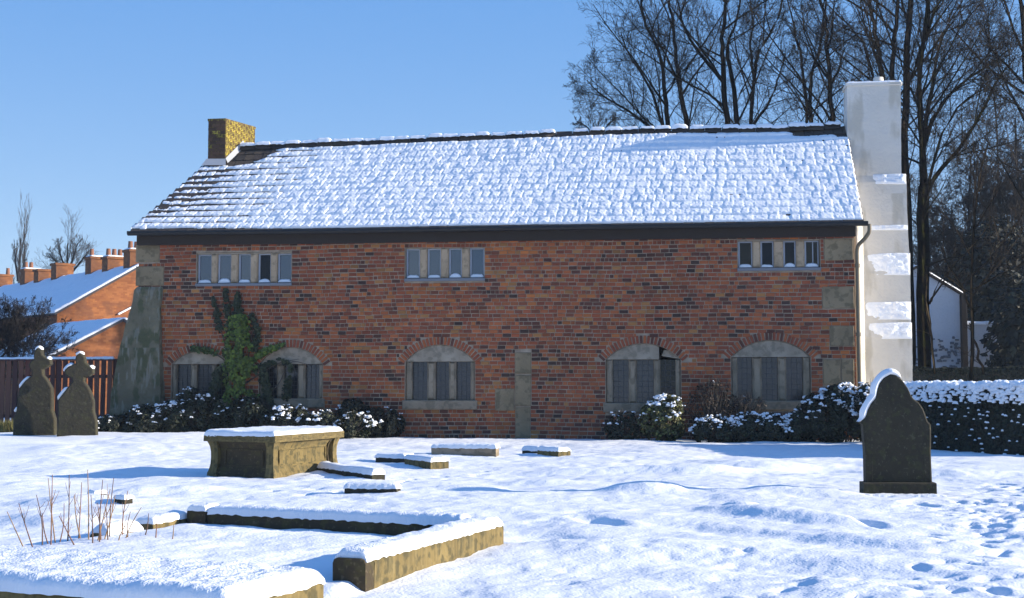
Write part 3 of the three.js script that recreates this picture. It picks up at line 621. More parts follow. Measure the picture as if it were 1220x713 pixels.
// left chimney: narrow brick stack following the skewed gable
{
  const skew = Math.atan2(ridgeL - eaveL, EAVE_W - RIDGE_W), sd = V(Math.sin(skew), 0, -Math.cos(skew));
  const f0 = face(247, 196, RIDGE_W + 0.62), f1 = face(268, 196, RIDGE_W + 0.62), top = face(258, 143.5, RIDGE_W + 0.62).y, base = f0.y;
  const D = 1.35, st = new THREE.Group(); st.name = 'chimney'; house.add(st);
  const P = [f0, f1, f1.clone().addScaledVector(sd, D), f0.clone().addScaledVector(sd, D)];
  const slab = (y0, y1, o, name, mat) => {
    const c = P.reduce((s, p) => s.add(p), V()).multiplyScalar(0.25), Q = P.map(p => { const d = p.clone().sub(c).setY(0); return p.clone().addScaledVector(d.normalize(), o); });
    const pos = [], idx = []; for (const y of [y0, y1]) for (const q of Q) pos.push(q.x, y, q.z);
    for (let i = 0; i < 4; i++) { const j = (i + 1) % 4; idx.push(i, j, j + 4, i, j + 4, i + 4); } idx.push(4, 5, 6, 4, 6, 7);
    let g = geoFrom(pos, idx).toNonIndexed(); g.computeVertexNormals(); return mesh(name, boxUV(g), mat, st);
  };
  slab(base - 0.6, top - 0.02, -0.012, 'stack', M.mortarOld || (M.mortarOld = std({ map: T.lichen, bumpMap: T.grain, bumpScale: 0.01, color: rgb(0.7, 0.65, 0.6) })));
  // individual bricks of the two visible faces
  const CH = 0.1, rows = Math.floor((top - base + 0.0) / CH) + 1, faces = [[P[0], P[1]], [P[1], P[2]], [P[3], P[0]], [P[2], P[3]]];
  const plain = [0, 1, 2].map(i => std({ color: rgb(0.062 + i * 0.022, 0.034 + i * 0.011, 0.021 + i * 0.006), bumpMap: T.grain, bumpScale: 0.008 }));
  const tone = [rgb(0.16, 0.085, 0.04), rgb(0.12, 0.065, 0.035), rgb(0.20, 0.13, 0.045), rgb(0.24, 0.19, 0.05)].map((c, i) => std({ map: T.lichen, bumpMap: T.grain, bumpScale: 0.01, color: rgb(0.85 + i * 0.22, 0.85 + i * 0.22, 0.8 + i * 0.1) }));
  faces.forEach(([a, b], fi) => {
    const d = b.clone().sub(a), L = d.length(), ang = Math.atan2(-d.z, d.x);
    for (let k = 0; k < rows; k++) {
      let u = 0, first = true; const r = rng(fi * 100 + k);
      const y = top - (k + 0.5) * CH; if (y < base - 0.1) continue;
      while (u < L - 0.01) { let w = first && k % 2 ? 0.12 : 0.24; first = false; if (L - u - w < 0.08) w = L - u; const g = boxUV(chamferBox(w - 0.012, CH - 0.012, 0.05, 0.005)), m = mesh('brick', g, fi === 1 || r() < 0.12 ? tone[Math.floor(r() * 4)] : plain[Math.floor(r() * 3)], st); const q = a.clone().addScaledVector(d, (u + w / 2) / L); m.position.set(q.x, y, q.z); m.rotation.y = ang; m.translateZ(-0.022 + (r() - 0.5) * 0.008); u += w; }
    }
  });
  const cap = slab(top - 0.02, top + 0.05, 0.02, 'coping', M.lichen);
  // lead flashing at the foot
  const fl = []; const fi = [];
  const A = f0.clone().add(V(-0.02, 0.12, 0.03)), B = f1.clone().add(V(0.02, 0.12, 0.03)), C = f1.clone().add(V(0.1, -0.1, 0.22)), Dd = f0.clone().add(V(-0.1, -0.1, 0.22));
  [A, B, C, Dd].forEach(p => fl.push(p.x, p.y + 0.04, p.z)); fi.push(0, 2, 1, 0, 3, 2);
  const E = f1.clone().addScaledVector(sd, 0.75), rise = Math.tan(slopeA) * 0.75 * Math.cos(skew);
  [B.clone(), f1.clone().add(V(0.1, -0.02, 0.06)), V(E.x + 0.12, E.y + rise, E.z), V(E.x + 0.03, E.y + rise + 0.16, E.z)].forEach(p => fl.push(p.x, p.y + 0.05, p.z)); fi.push(4, 5, 6, 4, 6, 7);
  mesh('flashing', boxUV(geoFrom(fl, fi)), M.leadPale = std({ color: rgb(0.40, 0.41, 0.43), roughness: 0.6, side: THREE.DoubleSide }), st);
}
// white rendered stack with weathered offsets at the right gable
{
  const st = new THREE.Group(); st.name = 'chimney'; st.userData.label = 'white rendered stack stepping out in snowy offsets'; house.add(st);
  const L = (y, x0, x1, w) => ({ v: face(1050, y, w).y, u0: Math.max(face(x0, y, w).x, -99), u1: face(x1, y, w).x, w1: w, w0: 2 * RIDGE_W - w + 0.25 });
  const lv = [L(470, 1021, 1088, -1.86), L(402, 1021, 1087, -1.88), L(386, 1021, 1086, -2.05), L(380, 1021, 1086, -2.05), L(361, 1021, 1085.5, -2.24), L(326, 1021, 1085, -2.25), L(304, 1021, 1084, -2.42), L(262, 1021, 1081.5, -2.44), L(217, 1014, 1080.5, -2.52), L(209, 1010, 1074.5, -2.62), L(102, 1009.5, 1073.5, -2.64)];
  lv.unshift(Object.assign({}, lv[0], { v: -0.4 }));
  lv.reverse().reverse();
  for (const o of lv) if (o.v < 6.4) o.u0 = wallR - 0.03;
  loft(lv, M.render, 'stack', st, 0.012, 7, 10);
  const top = lv[lv.length - 1], cx = (top.u0 + top.u1) / 2, cz = (top.w0 + top.w1) / 2;
  const cg = chamferBox(top.u1 - top.u0 + 0.07, 0.09, top.w1 - top.w0 + 0.07, 0.02); cg.translate(cx, top.v + 0.045, cz); mesh('coping', boxUV(cg), M.render, st);
  const sp = snowPad(top.u1 - top.u0, top.w1 - top.w0, 0.05, 71, 0.06); sp.translate(cx, top.v + 0.09, cz); stuff(mesh('snow', sp, M.snowFine, st));
  const pot = new THREE.CylinderGeometry(0.13, 0.16, 0.22, 16); pot.translate(cx + 0.16, top.v + 0.16, cz + 0.1); mesh('chimney_pot', boxUV(pot), M.render, st);
  // snow clinging to the sloping offsets: lumpy sheets over each weathering
  const sheet = (ya, wa, yb, wb, x0, x1, t, seed) => {
    const a = face(x0, ya, wa), b = face(x1, ya, wa), c = face(x0, yb, wb), d = face(x1, yb, wb), P = [], I = [], nu = 110, nv = 44, UV = [];
    for (let j = 0; j <= nv; j++) for (let i = 0; i <= nu; i++) {
      const u = i / nu, v = j / nv, p = a.clone().lerp(b, u).lerp(c.clone().lerp(d, u), v), e = Math.min(1, u * 3) * Math.min(1, (1 - u) * 9) * Math.min(1, v * 5) * Math.min(1, (1 - v) * 6);
      const n = (0.6 * fbm(p.x * 3 + seed, p.y * 9, seed, 3) + 0.25 * noise(p.x * 11, p.y * 16, seed) + 0.15 * fbm(p.x * 28, p.y * 34, seed, 2)); const h = e > 0 ? t * Math.sqrt(e) * (2.6 * n - 0.35) - 0.7 * t * (1 - Math.min(1, u * 1.5)) - t * 0.30 : -0.06;
      P.push(p.x, p.y + h * 0.5, p.z + h + 0.01); UV.push(p.x, p.y);
    }
    for (let j = 0; j < nv; j++) for (let i = 0; i < nu; i++) { const q = j * (nu + 1) + i; I.push(q, q + nu + 1, q + 1, q + 1, q + nu + 1, q + nu + 2); }
    const g = geoFrom(P, I); g.setAttribute('uv', new THREE.Float32BufferAttribute(UV, 2)); stuff(mesh('snow', g, M.snowWall || (M.snowWall = std({ map: T.snow, bumpMap: T.snowBump, bumpScale: 0.01, roughness: 0.8, side: THREE.DoubleSide })), st));
  };
  sheet(301, -2.42, 328, -2.24, 1032, 1085, 0.04, 81); sheet(359, -2.23, 381, -2.04, 1030, 1086, 0.045, 82); sheet(384, -2.04, 404, -1.87, 1034, 1087, 0.045, 83); sheet(207, -2.6, 219, -2.5, 1040, 1080, 0.035, 84); sheet(268, -2.44, 274, -2.42, 1036, 1082, 0.03, 85);
}

// ================================================================ graves
function place(o, p, lift = 0) { o.position.set(p.x, groundY(p.x, p.z) + lift, p.z); }
// a squared kerb with rounded upper edges; local x along, z across, y up
function kerbGeo(L, W, H, r = 0.03, seed = 0) {
  const sec = [[-W / 2, -0.25], [-W / 2, H - r], [-W / 2 + r * 0.3, H - r * 0.3], [-W / 2 + r, H], [W / 2 - r, H], [W / 2 - r * 0.3, H - r * 0.3], [W / 2, H - r], [W / 2, -0.25]];
  const n = Math.max(2, Math.round(L / 0.12)), P = [], I = [], m = sec.length;
  for (let i = 0; i <= n; i++) for (const [z, y] of sec) { const x = (i / n - 0.5) * L; P.push(x + (fbm(y * 6 + seed, z * 6, seed + 3, 2) - 0.5) * 0.02, y + (fbm(x * 3, z * 5 + seed, seed, 2) - 0.5) * 0.018 * (y > 0 ? 1 : 0), z + (fbm(x * 3 + 9, y * 5, seed + 1, 2) - 0.5) * 0.016); }
  for (let i = 0; i < n; i++) for (let j = 0; j < m; j++) { const a = i * m + j, b = i * m + (j + 1) % m; I.push(a, a + m, b, b, a + m, b + m); }
  for (let j = 1; j < m - 1; j++) { I.push(0, j, j + 1); const o = n * m; I.push(o, o + j + 1, o + j); }
  const g = geoFrom(P, I).toNonIndexed(); g.computeVertexNormals(); return boxUV(g);
}
M.shadeAlgaeStone = std({ map: T.soot, color: rgb(1.75, 1.45, 1.2), bumpMap: T.grain, bumpScale: 0.008 });  // darker stone: shadow and algae of left-facing sides put into the colour
const turnOf = d => Math.atan2(-d.z, d.x);
// --- kerbed plot
{
  const base = kNear.clone().addScaledVector(kAcr, 0.135);
  const plot = thing('grave_kerb', 'low sandstone kerb with thick snow cap enclosing a snow-filled grave plot', 'grave kerb', [base.x, groundY(base.x, base.z), base.z], 0);
  const bar = (from, dir, L, W, H, t, seed, mat = M.sand, extra = 0) => {
    const c = from.clone().addScaledVector(dir, L / 2).sub(plot.position), k = mesh('kerb_stone', kerbGeo(L, W, H, 0.04, seed), mat, plot);
    k.position.set(c.x, 0, c.z); k.rotation.y = turnOf(dir);
    if (t) { const s = stuff(mesh('snow_cap', snowPad(L + extra - 0.01, W - 0.01, t, seed + 20, 0.02, 0.014, 0.016), M.snowFine, k)); s.position.set(-extra / 2, H - 0.008, 0); }
    return k;
  };
  bar(base.clone().addScaledVector(kDir, 0.13), kDir, kLen - 0.13, 0.27, 0.16, 0.07, 5, M.sand, 0.11); bar(base, kDir, 0.125, 0.27, 0.16, 0, 4, M.shadeAlgaeStone);  // short end piece darker, its shade painted into the stone
  const corner = kNear.clone().addScaledVector(kDir, kLen - 0.14).addScaledVector(kAcr, 0.285);
  bar(corner, kAcr, 2.75, 0.24, 0.16, 0.075, 6, M.shadeAlgaeStone);
  const e = corner.clone().addScaledVector(kAcr, 2.76);
  bar(e, kAcr, 0.22, 0.27, 0.185, 0.05, 7, M.shadeAlgaeStone);
  const e2 = e.clone().addScaledVector(kAcr, 0.36).addScaledVector(kDir, -0.05);
  bar(e2, kDir.clone().negate(), 0.55, 0.22, 0.10, 0.06, 8); bar(e2.clone().addScaledVector(kDir, -0.68), kDir.clone().negate(), 0.5, 0.2, 0.06, 0.09, 9);
}
// --- long ledger in the foreground
{
  const c = onGround(384, 690, 0.45), L = 4.6, W = 0.85, d = kAcr, n = kDir.clone().negate();
  const p = c.clone().addScaledVector(d, L / 2).addScaledVector(n, W / 2);
  const led = thing('ledger_tomb', 'long low stone ledger buried under deep rounded snow, beside dry plant stems', 'tomb', [p.x, 0, p.z], turnOf(d));
  mesh('slab', kerbGeo(L, W, 0.45, 0.03, 31), M.sand, led);
  const s = stuff(mesh('snow_cap', snowPad(L, W, 0.075, 33, 0.018, 0.015, 0.02), M.snowFine, led)); s.position.y = 0.442;
}
// --- chest tomb
{
  const A = onGround(326, 570), B = onGround(246, 567), e1 = B.clone().sub(A).setY(0).normalize(), e2 = V(e1.z, 0, -e1.x);   // e2 away from the camera
  if (e2.z > 0) e2.negate();
  const L1 = B.distanceTo(A), L2 = 1.92, c = A.clone().addScaledVector(e1, L1 / 2).addScaledVector(e2, L2 / 2);
  const tomb = thing('chest_tomb', 'sandstone chest tomb with curved sides and flat snow-covered top', 'tomb', [c.x, groundY(A.x, A.z) - 0.02, c.z], turnOf(e1.clone().negate()));
  const prof = (ins, x0, x1, z0, z1) => [[-0.3, 0], [0.02, 0], [0.075, 0.008], [0.10, 0.03], [0.15, 0.055], [0.21, 0.075], [0.30, 0.088], [0.40, 0.085], [0.47, 0.065], [0.52, 0.035], [0.545, 0.01], [0.56, 0.0]].map(([v, k]) => ({ v, u0: x0 + k * ins, u1: x1 - k * ins, w0: z0 + k * ins, w1: z1 - k * ins }));
  const a = L1 / 2, b = L2 / 2;
  loft(prof(1.0, -a + 0.03, a - 0.03, -b + 0.20, b - 0.20), M.sand, 'chest', tomb, 0.006, 11, 14);
  for (const sz of [-1, 1]) loft(prof(1.0, -a + 0.03, a - 0.03, 0, 0).map((o, i, A) => { const k = o.u0 + a - 0.03, z = b - 0.03 - k; return { v: o.v, u0: o.u0, u1: o.u1, w0: sz > 0 ? b - 0.22 : -z, w1: sz > 0 ? z : -b + 0.22 }; }), M.shadeAlgaeStone, 'end_slab', tomb, 0.006, 17 + sz, 12);  // end slabs carry painted shade with some algae
  for (const sx of [-1, 1]) for (const sz of [-1, 1]) {             // scrolled corner pilasters
    const w = 0.17, x0 = sx < 0 ? -a : a - w, z0 = sz < 0 ? -b : b - w;
    const pts = prof(0.5, 0, w, 0, w).map(o => ({ v: o.v, u0: x0 + (sx < 0 ? o.u0 : 0), u1: x0 + (sx < 0 ? w : o.u1), w0: z0 + (sz < 0 ? o.w0 : 0), w1: z0 + (sz < 0 ? w : o.w1) }));
    loft(pts, M.sand, 'corner_pilaster', tomb, 0.004, 13 + sx + sz, 6);
  }
  const panel = (w, h, turn, x, z, mat = M.sand) => {                                  // raised moulding round each side panel
    const f = 0.035, g = mergeGeometries([[-w / 2, 0, f, h], [w / 2, 0, f, h]].map(q => { const k = chamferBox(q[2], q[3], 0.04, 0.01); k.translate(q[0], 0, 0); return boxUV(k); }).concat([-h / 2, h / 2].map(y => { const k = chamferBox(w - 0.04, f, 0.04, 0.01); k.translate(0, y, 0); return boxUV(k); })));
    const m = mesh('panel_moulding', g, mat, tomb); m.position.set(x, 0.31, z); m.rotation.y = turn;
  };
  panel(L1 - 0.55, 0.26, 0, 0, b - 0.112, M.shadeAlgaeStone); panel(L2 - 0.6, 0.26, Math.PI / 2, a - 0.112, 0);
  const lg = chamferBox(L1 + 0.07, 0.10, L2 + 0.07, 0.0); lg.translate(0, 0.612, 0); mesh('ledger', (() => { const g = kerbGeo(L1 + 0.08, L2 + 0.08, 0.67, 0.02, 15); const p = g.attributes.position; for (let i = 0; i < p.count; i++) if (p.getY(i) < 0.5) p.setY(i, 0.562); g.computeVertexNormals(); return g; })(), M.sand, tomb);
  const s = stuff(mesh('snow_cap', snowPad(L1 + 0.06, L2 + 0.06, 0.075, 44, 0.04, 0.012, 0.02), M.snowFine, tomb)); s.position.y = 0.662;
}
// --- small kerbs between the chest tomb and the wall
const smallKerbs = [
  [378, 563, 443, 572, 0.13, 0.22, M.soot, 'low dark kerb stone under snow, next to the chest tomb'],
  [410, 589, 472, 590, 0.07, 0.22, M.soot, 'thin dark kerb stone almost buried, just beyond the kerbed plot'],
  [447, 551, 482, 552, 0.13, 0.4, M.soot, 'dark stub of kerb with heaped snow, joined to a square block'],
  [482, 553, 513, 557, 0.17, 0.35, M.sand, 'square sandstone block with heaped snow at a kerb end'],
  [514, 545, 591, 546, 0.20, 0.3, M.ashlarGrey, 'long plain grey kerb stone close to the brick wall'],
  [640, 544, 665, 546, 0.14, 0.3, M.sand, 'small sandstone kerb end poking out of snow below the stone doorway jamb'],
  [622, 542, 641, 543, 0.09, 0.25, M.soot, 'small dark kerb stub beside the sandstone kerb end below the jamb'],
  [112, 594, 127, 593, 0.10, 0.2, M.sand, 'small flat sandstone lump poking out of snow behind dry stems'],
  [148, 604, 158, 603, 0.08, 0.2, M.soot, 'tiny dark stone poking out of snow behind dry stems'],
];
smallKerbs.forEach((k, i) => {
  const a = onGround(k[0], k[1]), b = onGround(k[2], k[3]), d = b.clone().sub(a).setY(0), L = d.length(); d.normalize();
  const n = V(d.z, 0, -d.x); if (n.z > 0) n.negate();
  const c = a.clone().lerp(b, 0.5).addScaledVector(n, k[5] / 2);
  const o = thing('kerb_stone', k[7], 'kerb stone', [c.x, groundY(c.x, c.z) - 0.015, c.z], turnOf(d));
  mesh('stone', kerbGeo(L, k[5], k[4] * 0.75 + 0.02, 0.02, 60 + i), k[6], o);
  const s = stuff(mesh('snow_cap', snowPad(L, k[5], i > 6 ? 0.03 : 0.07, 70 + i, 0.03, 0.02, 0.02), M.snowFine, o)); s.position.y = k[4] * 0.75 + 0.012;
});
// --- headstones
function snowRope(pts, r, zr, seed) {                      // lumpy ridge of snow along a line in x,y
  const cv = new THREE.CatmullRomCurve3(pts.map(p => V(p[0], p[1], 0)), false, 'centripetal'), n = Math.max(10, Math.round(cv.getLength() / 0.03));
  const g = new THREE.TubeGeometry(cv, n, 1, 10), p = g.attributes.position, c = V();
  for (let i = 0; i < p.count; i++) {
    const t = Math.floor(i / 11) / n; cv.getPointAt(clamp(t), c);
    const e = Math.sqrt(Math.max(0.02, Math.min(1, Math.min(t, 1 - t) * 7))), k = e * (0.65 + 0.7 * fbm(t * n * 0.12 + seed, seed, seed, 2));
    p.setXYZ(i, c.x + (p.getX(i) - c.x) * r * k, c.y + (p.getY(i) - c.y) * r * k, (p.getZ(i)) * zr * (0.85 + 0.3 * k));
  }
  g.computeVertexNormals(); return boxUV(g);
}
{
  const Z = 16.3, S = F / Z, cx = 1070, conv = q => [0.96 * (980 + q[0] / 3.567 - cx) / S, (590 - (420 + q[1] / 3.567)) / S];
  const p0 = onGround(cx, 590), st = thing('headstone', 'tall dark headstone with round-arched top and snow along one shoulder, before the clipped hedge', 'headstone', [p0.x, groundY(p0.x, p0.z) - 0.02, p0.z], -0.06, 'headstones standing in the churchyard');
  const out = [[176, 560], [176, 420], [168, 302], [160, 296], [163, 284], [178, 272], [190, 240], [206, 213], [224, 192], [228, 160], [240, 128], [262, 102], [292, 86], [318, 92], [345, 113], [368, 146], [382, 178], [392, 192], [415, 208], [434, 236], [446, 270], [452, 288], [464, 300], [466, 318], [463, 420], [466, 560]].map(conv);
  const body = prism([[out[0][0], -0.1], ...out, [out[out.length - 1][0], -0.1]].reverse(), 0.13, 0.018); body.translate(0, 0, -0.065);
  mesh('slab', boxUV(body), M.soot, st);
  const inner = [[205, 540], [208, 330], [216, 262], [244, 212], [258, 160], [295, 122], [335, 150], [358, 205], [400, 240], [424, 300], [432, 540]].map(conv);
  const fr = new THREE.Shape(out.slice(1, -1).map(q => new THREE.Vector2(q[0] * 0.955, q[1] * 0.985 + 0.005))); fr.holes.push(new THREE.Path(inner.map(q => new THREE.Vector2(...q)).reverse()));
  const rim = new THREE.ExtrudeGeometry(fr, { depth: 0.018, bevelEnabled: true, bevelSize: 0.006, bevelThickness: 0.006, bevelSegments: 1 }); rim.translate(0, 0, 0.062);
  mesh('raised_border', boxUV(rim), M.soot, st);
  const pl = kerbGeo(0.925, 0.30, 0.185, 0.02, 91); mesh('plinth', pl, M.soot, st);
  // worn illegible lettering: scratched strokes
  const marks = []; const r = rng(5); for (let i = 0; i < 60; i++) { const row = Math.floor(i / 15), m = chamferBox(0.008 + r() * 0.02, 0.006 + r() * 0.02, 0.004, 0.001); m.rotateZ(r() * 1.5); m.translate(-0.16 + (i % 15) * 0.021 + r() * 0.02, 0.82 - row * 0.11 + r() * 0.02, 0.0665); marks.push(boxUV(m)); }
  mesh('worn_inscription', mergeGeometries(marks), M.ashlarOld, st);
  const rope = [[150, 290], [168, 276], [180, 240], [200, 205], [222, 178], [226, 150], [240, 118], [265, 92], [296, 78], [322, 86], [340, 104]].map(conv);
  const sn = mesh('snow_cap', snowRope(rope, 0.048, 0.08, 4), M.snowFine, st); stuff(sn);
  const foot = mesh('snow_cap', snowPad(1.1, 0.25, 0.05, 95, 0.03, 0.03, 0.03), M.snowFine, st); foot.position.set(-0.02, 0.0, 0.22); stuff(foot);
}
{
  const mk = (outline, cx, Z, label, turn, ropes, seed) => {
    const S = F / Z, conv = q => [(q[0] / 5.486 - cx) / S, (520 - (400 + q[1] / 5.486)) / S];
    const base = atDepth(cx, 520, Z), st = thing('headstone', label, 'headstone', [base.x, base.y, base.z], turn, 'headstones standing in the churchyard');
    const pts = outline.map(conv), g = prism([[pts[0][0], -0.6], ...pts, [pts[pts.length - 1][0], -0.6]].reverse(), 0.2, 0.03); g.translate(0, 0, -0.1);
    mesh('slab', boxUV(g), M.soot, st);
    ropes.forEach((r, i) => stuff(mesh('snow_cap', snowRope(r.map(conv), 0.05, 0.09, seed + i), M.snowFine, st)));
    return st;
  };
  mk([[95, 645], [95, 545], [115, 490], [120, 410], [130, 345], [165, 298], [205, 265], [203, 232], [188, 215], [185, 190], [200, 168], [216, 160], [214, 130], [220, 100], [240, 84], [262, 100], [266, 130], [288, 146], [318, 162], [324, 190], [300, 210], [272, 226], [275, 262], [300, 292], [330, 345], [336, 410], [337, 490], [355, 545], [360, 645]], 41, 30,
    'dark headstone topped by a worn knob-ended cross, its snow cap above the fence rail', 0.1, [[[218, 105], [240, 80], [264, 96]], [[126, 345], [150, 308], [188, 272]], [[292, 150], [318, 160]], [[100, 500], [116, 470]]], 21);
  mk([[380, 655], [385, 560], [385, 490], [380, 430], [400, 400], [440, 345], [470, 302], [468, 282], [442, 272], [424, 256], [420, 230], [445, 205], [470, 196], [490, 184], [485, 160], [490, 135], [512, 120], [535, 130], [546, 155], [552, 182], [580, 205], [600, 225], [600, 250], [576, 270], [545, 277], [542, 302], [566, 335], [590, 380], [605, 430], [608, 500], [625, 560], [630, 655]], 92, 29.6,
    'dark headstone with stubby three-lobed cross head, closest to the stone buttress', 0.14, [[[488, 135], [511, 116], [536, 128]], [[410, 235], [440, 205], [472, 190]], [[380, 420], [408, 378], [440, 340]], [[575, 200], [598, 222]]], 31);
}
// --- patch of bare grass by the cross-topped stones
{
  const r = rng(61), P = [], I = [], C = [];
  for (let i = 0; i < 5200; i++) { const q = atDepth(-30 + r() * 49, 510, 31.4 + r() * 1.6), y = groundY(q.x, q.z), h = 0.12 + r() * 0.26, a = r() * 6.28, w = 0.012, n = P.length / 3, lx = (r() - 0.5) * 0.08, lz = (r() - 0.5) * 0.08; P.push(q.x - w * Math.cos(a), y - 0.02, q.z - w * Math.sin(a), q.x + w * Math.cos(a), y - 0.02, q.z + w * Math.sin(a), q.x + lx, y + h, q.z + lz); I.push(n, n + 1, n + 2); const t = r(), c = mix3([0.10, 0.105, 0.022], [0.17, 0.14, 0.045], t); for (let k = 0; k < 3; k++) C.push(...c); }
  const m = mesh('grass_patch', geoFrom(P, I, C), M.leaf, scene); m.userData = { kind: 'stuff', label: 'small patch of bare yellow-green grass by the cross-topped stones', category: 'grass' };
}
// --- dry stems
{
  const c = onGround(110, 655, 0.02), pl = thing('dead_plant', 'clump of dry reddish-brown stems sticking out of the snow behind the ledger', 'plant', [c.x, groundY(c.x, c.z), c.z]);
  const r = rng(71), mats = [std({ color: rgb(0.20, 0.10, 0.055) }), std({ color: rgb(0.26, 0.165, 0.085) }), std({ color: rgb(0.13, 0.075, 0.05) })];
  const stems = [[60, 648, 62, 566], [66, 645, 57, 570], [80, 640, 82, 566], [93, 640, 97, 575], [96, 642, 88, 590], [118, 645, 122, 572], [120, 645, 116, 600], [123, 640, 137, 590], [130, 638, 135, 570], [145, 640, 152, 585], [148, 640, 168, 605], [152, 640, 155, 610], [40, 645, 22, 600], [30, 648, 8, 610], [50, 646, 43, 590], [70, 640, 76, 600], [105, 644, 104, 560], [110, 646, 108, 590], [185, 640, 187, 618], [205, 640, 207, 625], [172, 640, 177, 612], [90, 652, 70, 615], [140, 648, 150, 625], [128, 645, 126, 606], [58, 650, 50, 612], [115, 640, 131, 583]];
  stems.forEach((s, i) => {
    const b = onGround(s[0], s[1] + 6 + r() * 10, 0.03), Zd = -b.z, t = atDepth(s[2], s[3], Zd + (r() - 0.5) * 0.5), y0 = groundY(b.x, b.z) - 0.03; b.y = y0;
    const mid = b.clone().lerp(t, 0.5).add(V((r() - 0.5) * 0.03, 0, (r() - 0.5) * 0.05)), cv = new THREE.CatmullRomCurve3([b, mid, t].map(p => p.clone().sub(pl.position)));
    const gs = [taper(cv, 9, 0.0065, 0.003, 5)];
    if (r() < 0.6) for (let k = 0; k < 3; k++) { const q = cv.getPointAt(0.4 + r() * 0.45), e = q.clone().add(V((r() - 0.5) * 0.14, 0.05 + r() * 0.1, (r() - 0.5) * 0.1)); gs.push(taper(new THREE.CatmullRomCurve3([q, q.clone().lerp(e, 0.5).add(V(0, -0.008, 0)), e]), 4, 0.0025, 0.0015, 4)); }
    mesh('stem', boxUV(mergeGeometries(gs)), mats[i % 3], pl);
  });
}
function taper(cv, n, r0, r1, sides) { const g = new THREE.TubeGeometry(cv, n, 1, sides), p = g.attributes.position, c = V(); for (let i = 0; i < p.count; i++) { const t = Math.floor(i / (sides + 1)) / n, k = lerp(r0, r1, t); cv.getPointAt(t, c); p.setXYZ(i, c.x + (p.getX(i) - c.x) * k, c.y + (p.getY(i) - c.y) * k, c.z + (p.getZ(i) - c.z) * k); } return g; }

// ================================================================ plants against the wall
class Leaves {
  constructor() { this.P = []; this.I = []; this.C = []; }
  add(p, n, size, col, r, len = 1.5) {                       // a folded leaf of four triangles' worth of corners
    const t = V(r() - 0.5, r() - 0.5, r() - 0.5).cross(n).normalize(), b = V().crossVectors(n, t).normalize(), k = this.P.length / 3, w = size * 0.5, l = size * len * 0.5;
    const q = [[0, -l, 0], [w, -l * 0.15, 0.18], [0, l, 0], [-w, -l * 0.15, 0.18]];
    for (const [x, y, z] of q) { this.P.push(p.x + t.x * x + b.x * y + n.x * z * size, p.y + t.y * x + b.y * y + n.y * z * size, p.z + t.z * x + b.z * y + n.z * z * size); this.C.push(...col); }
    this.I.push(k, k + 1, k + 2, k, k + 2, k + 3);
  }
  build(name, parent, mat = M.leaf) { const m = mesh(name, geoFrom(this.P, this.I, this.C), mat, parent); return m; }
}
const ico = (() => { const g = new THREE.IcosahedronGeometry(1, 1); return g.index ? g : g; })();
function blob(arr, p, rx, ry, rz, seed) {
  const g = ico.clone(), q = g.attributes.position;
  for (let i = 0; i < q.count; i++) { const x = q.getX(i), y = q.getY(i), z = q.getZ(i), k = 0.72 + 0.56 * noise(x * 1.7 + seed, z * 1.7 + y * 1.3, seed); q.setXYZ(i, p.x + x * rx * k, p.y + Math.max(y, -0.35) * ry * k, p.z + z * rz * k); }
  arr.push(g);
}
function joinSmooth(arr) { const g = mergeGeometries(arr.map(a => { a.deleteAttribute('uv'); return a; })); g.computeVertexNormals(); return boxUV(g); }
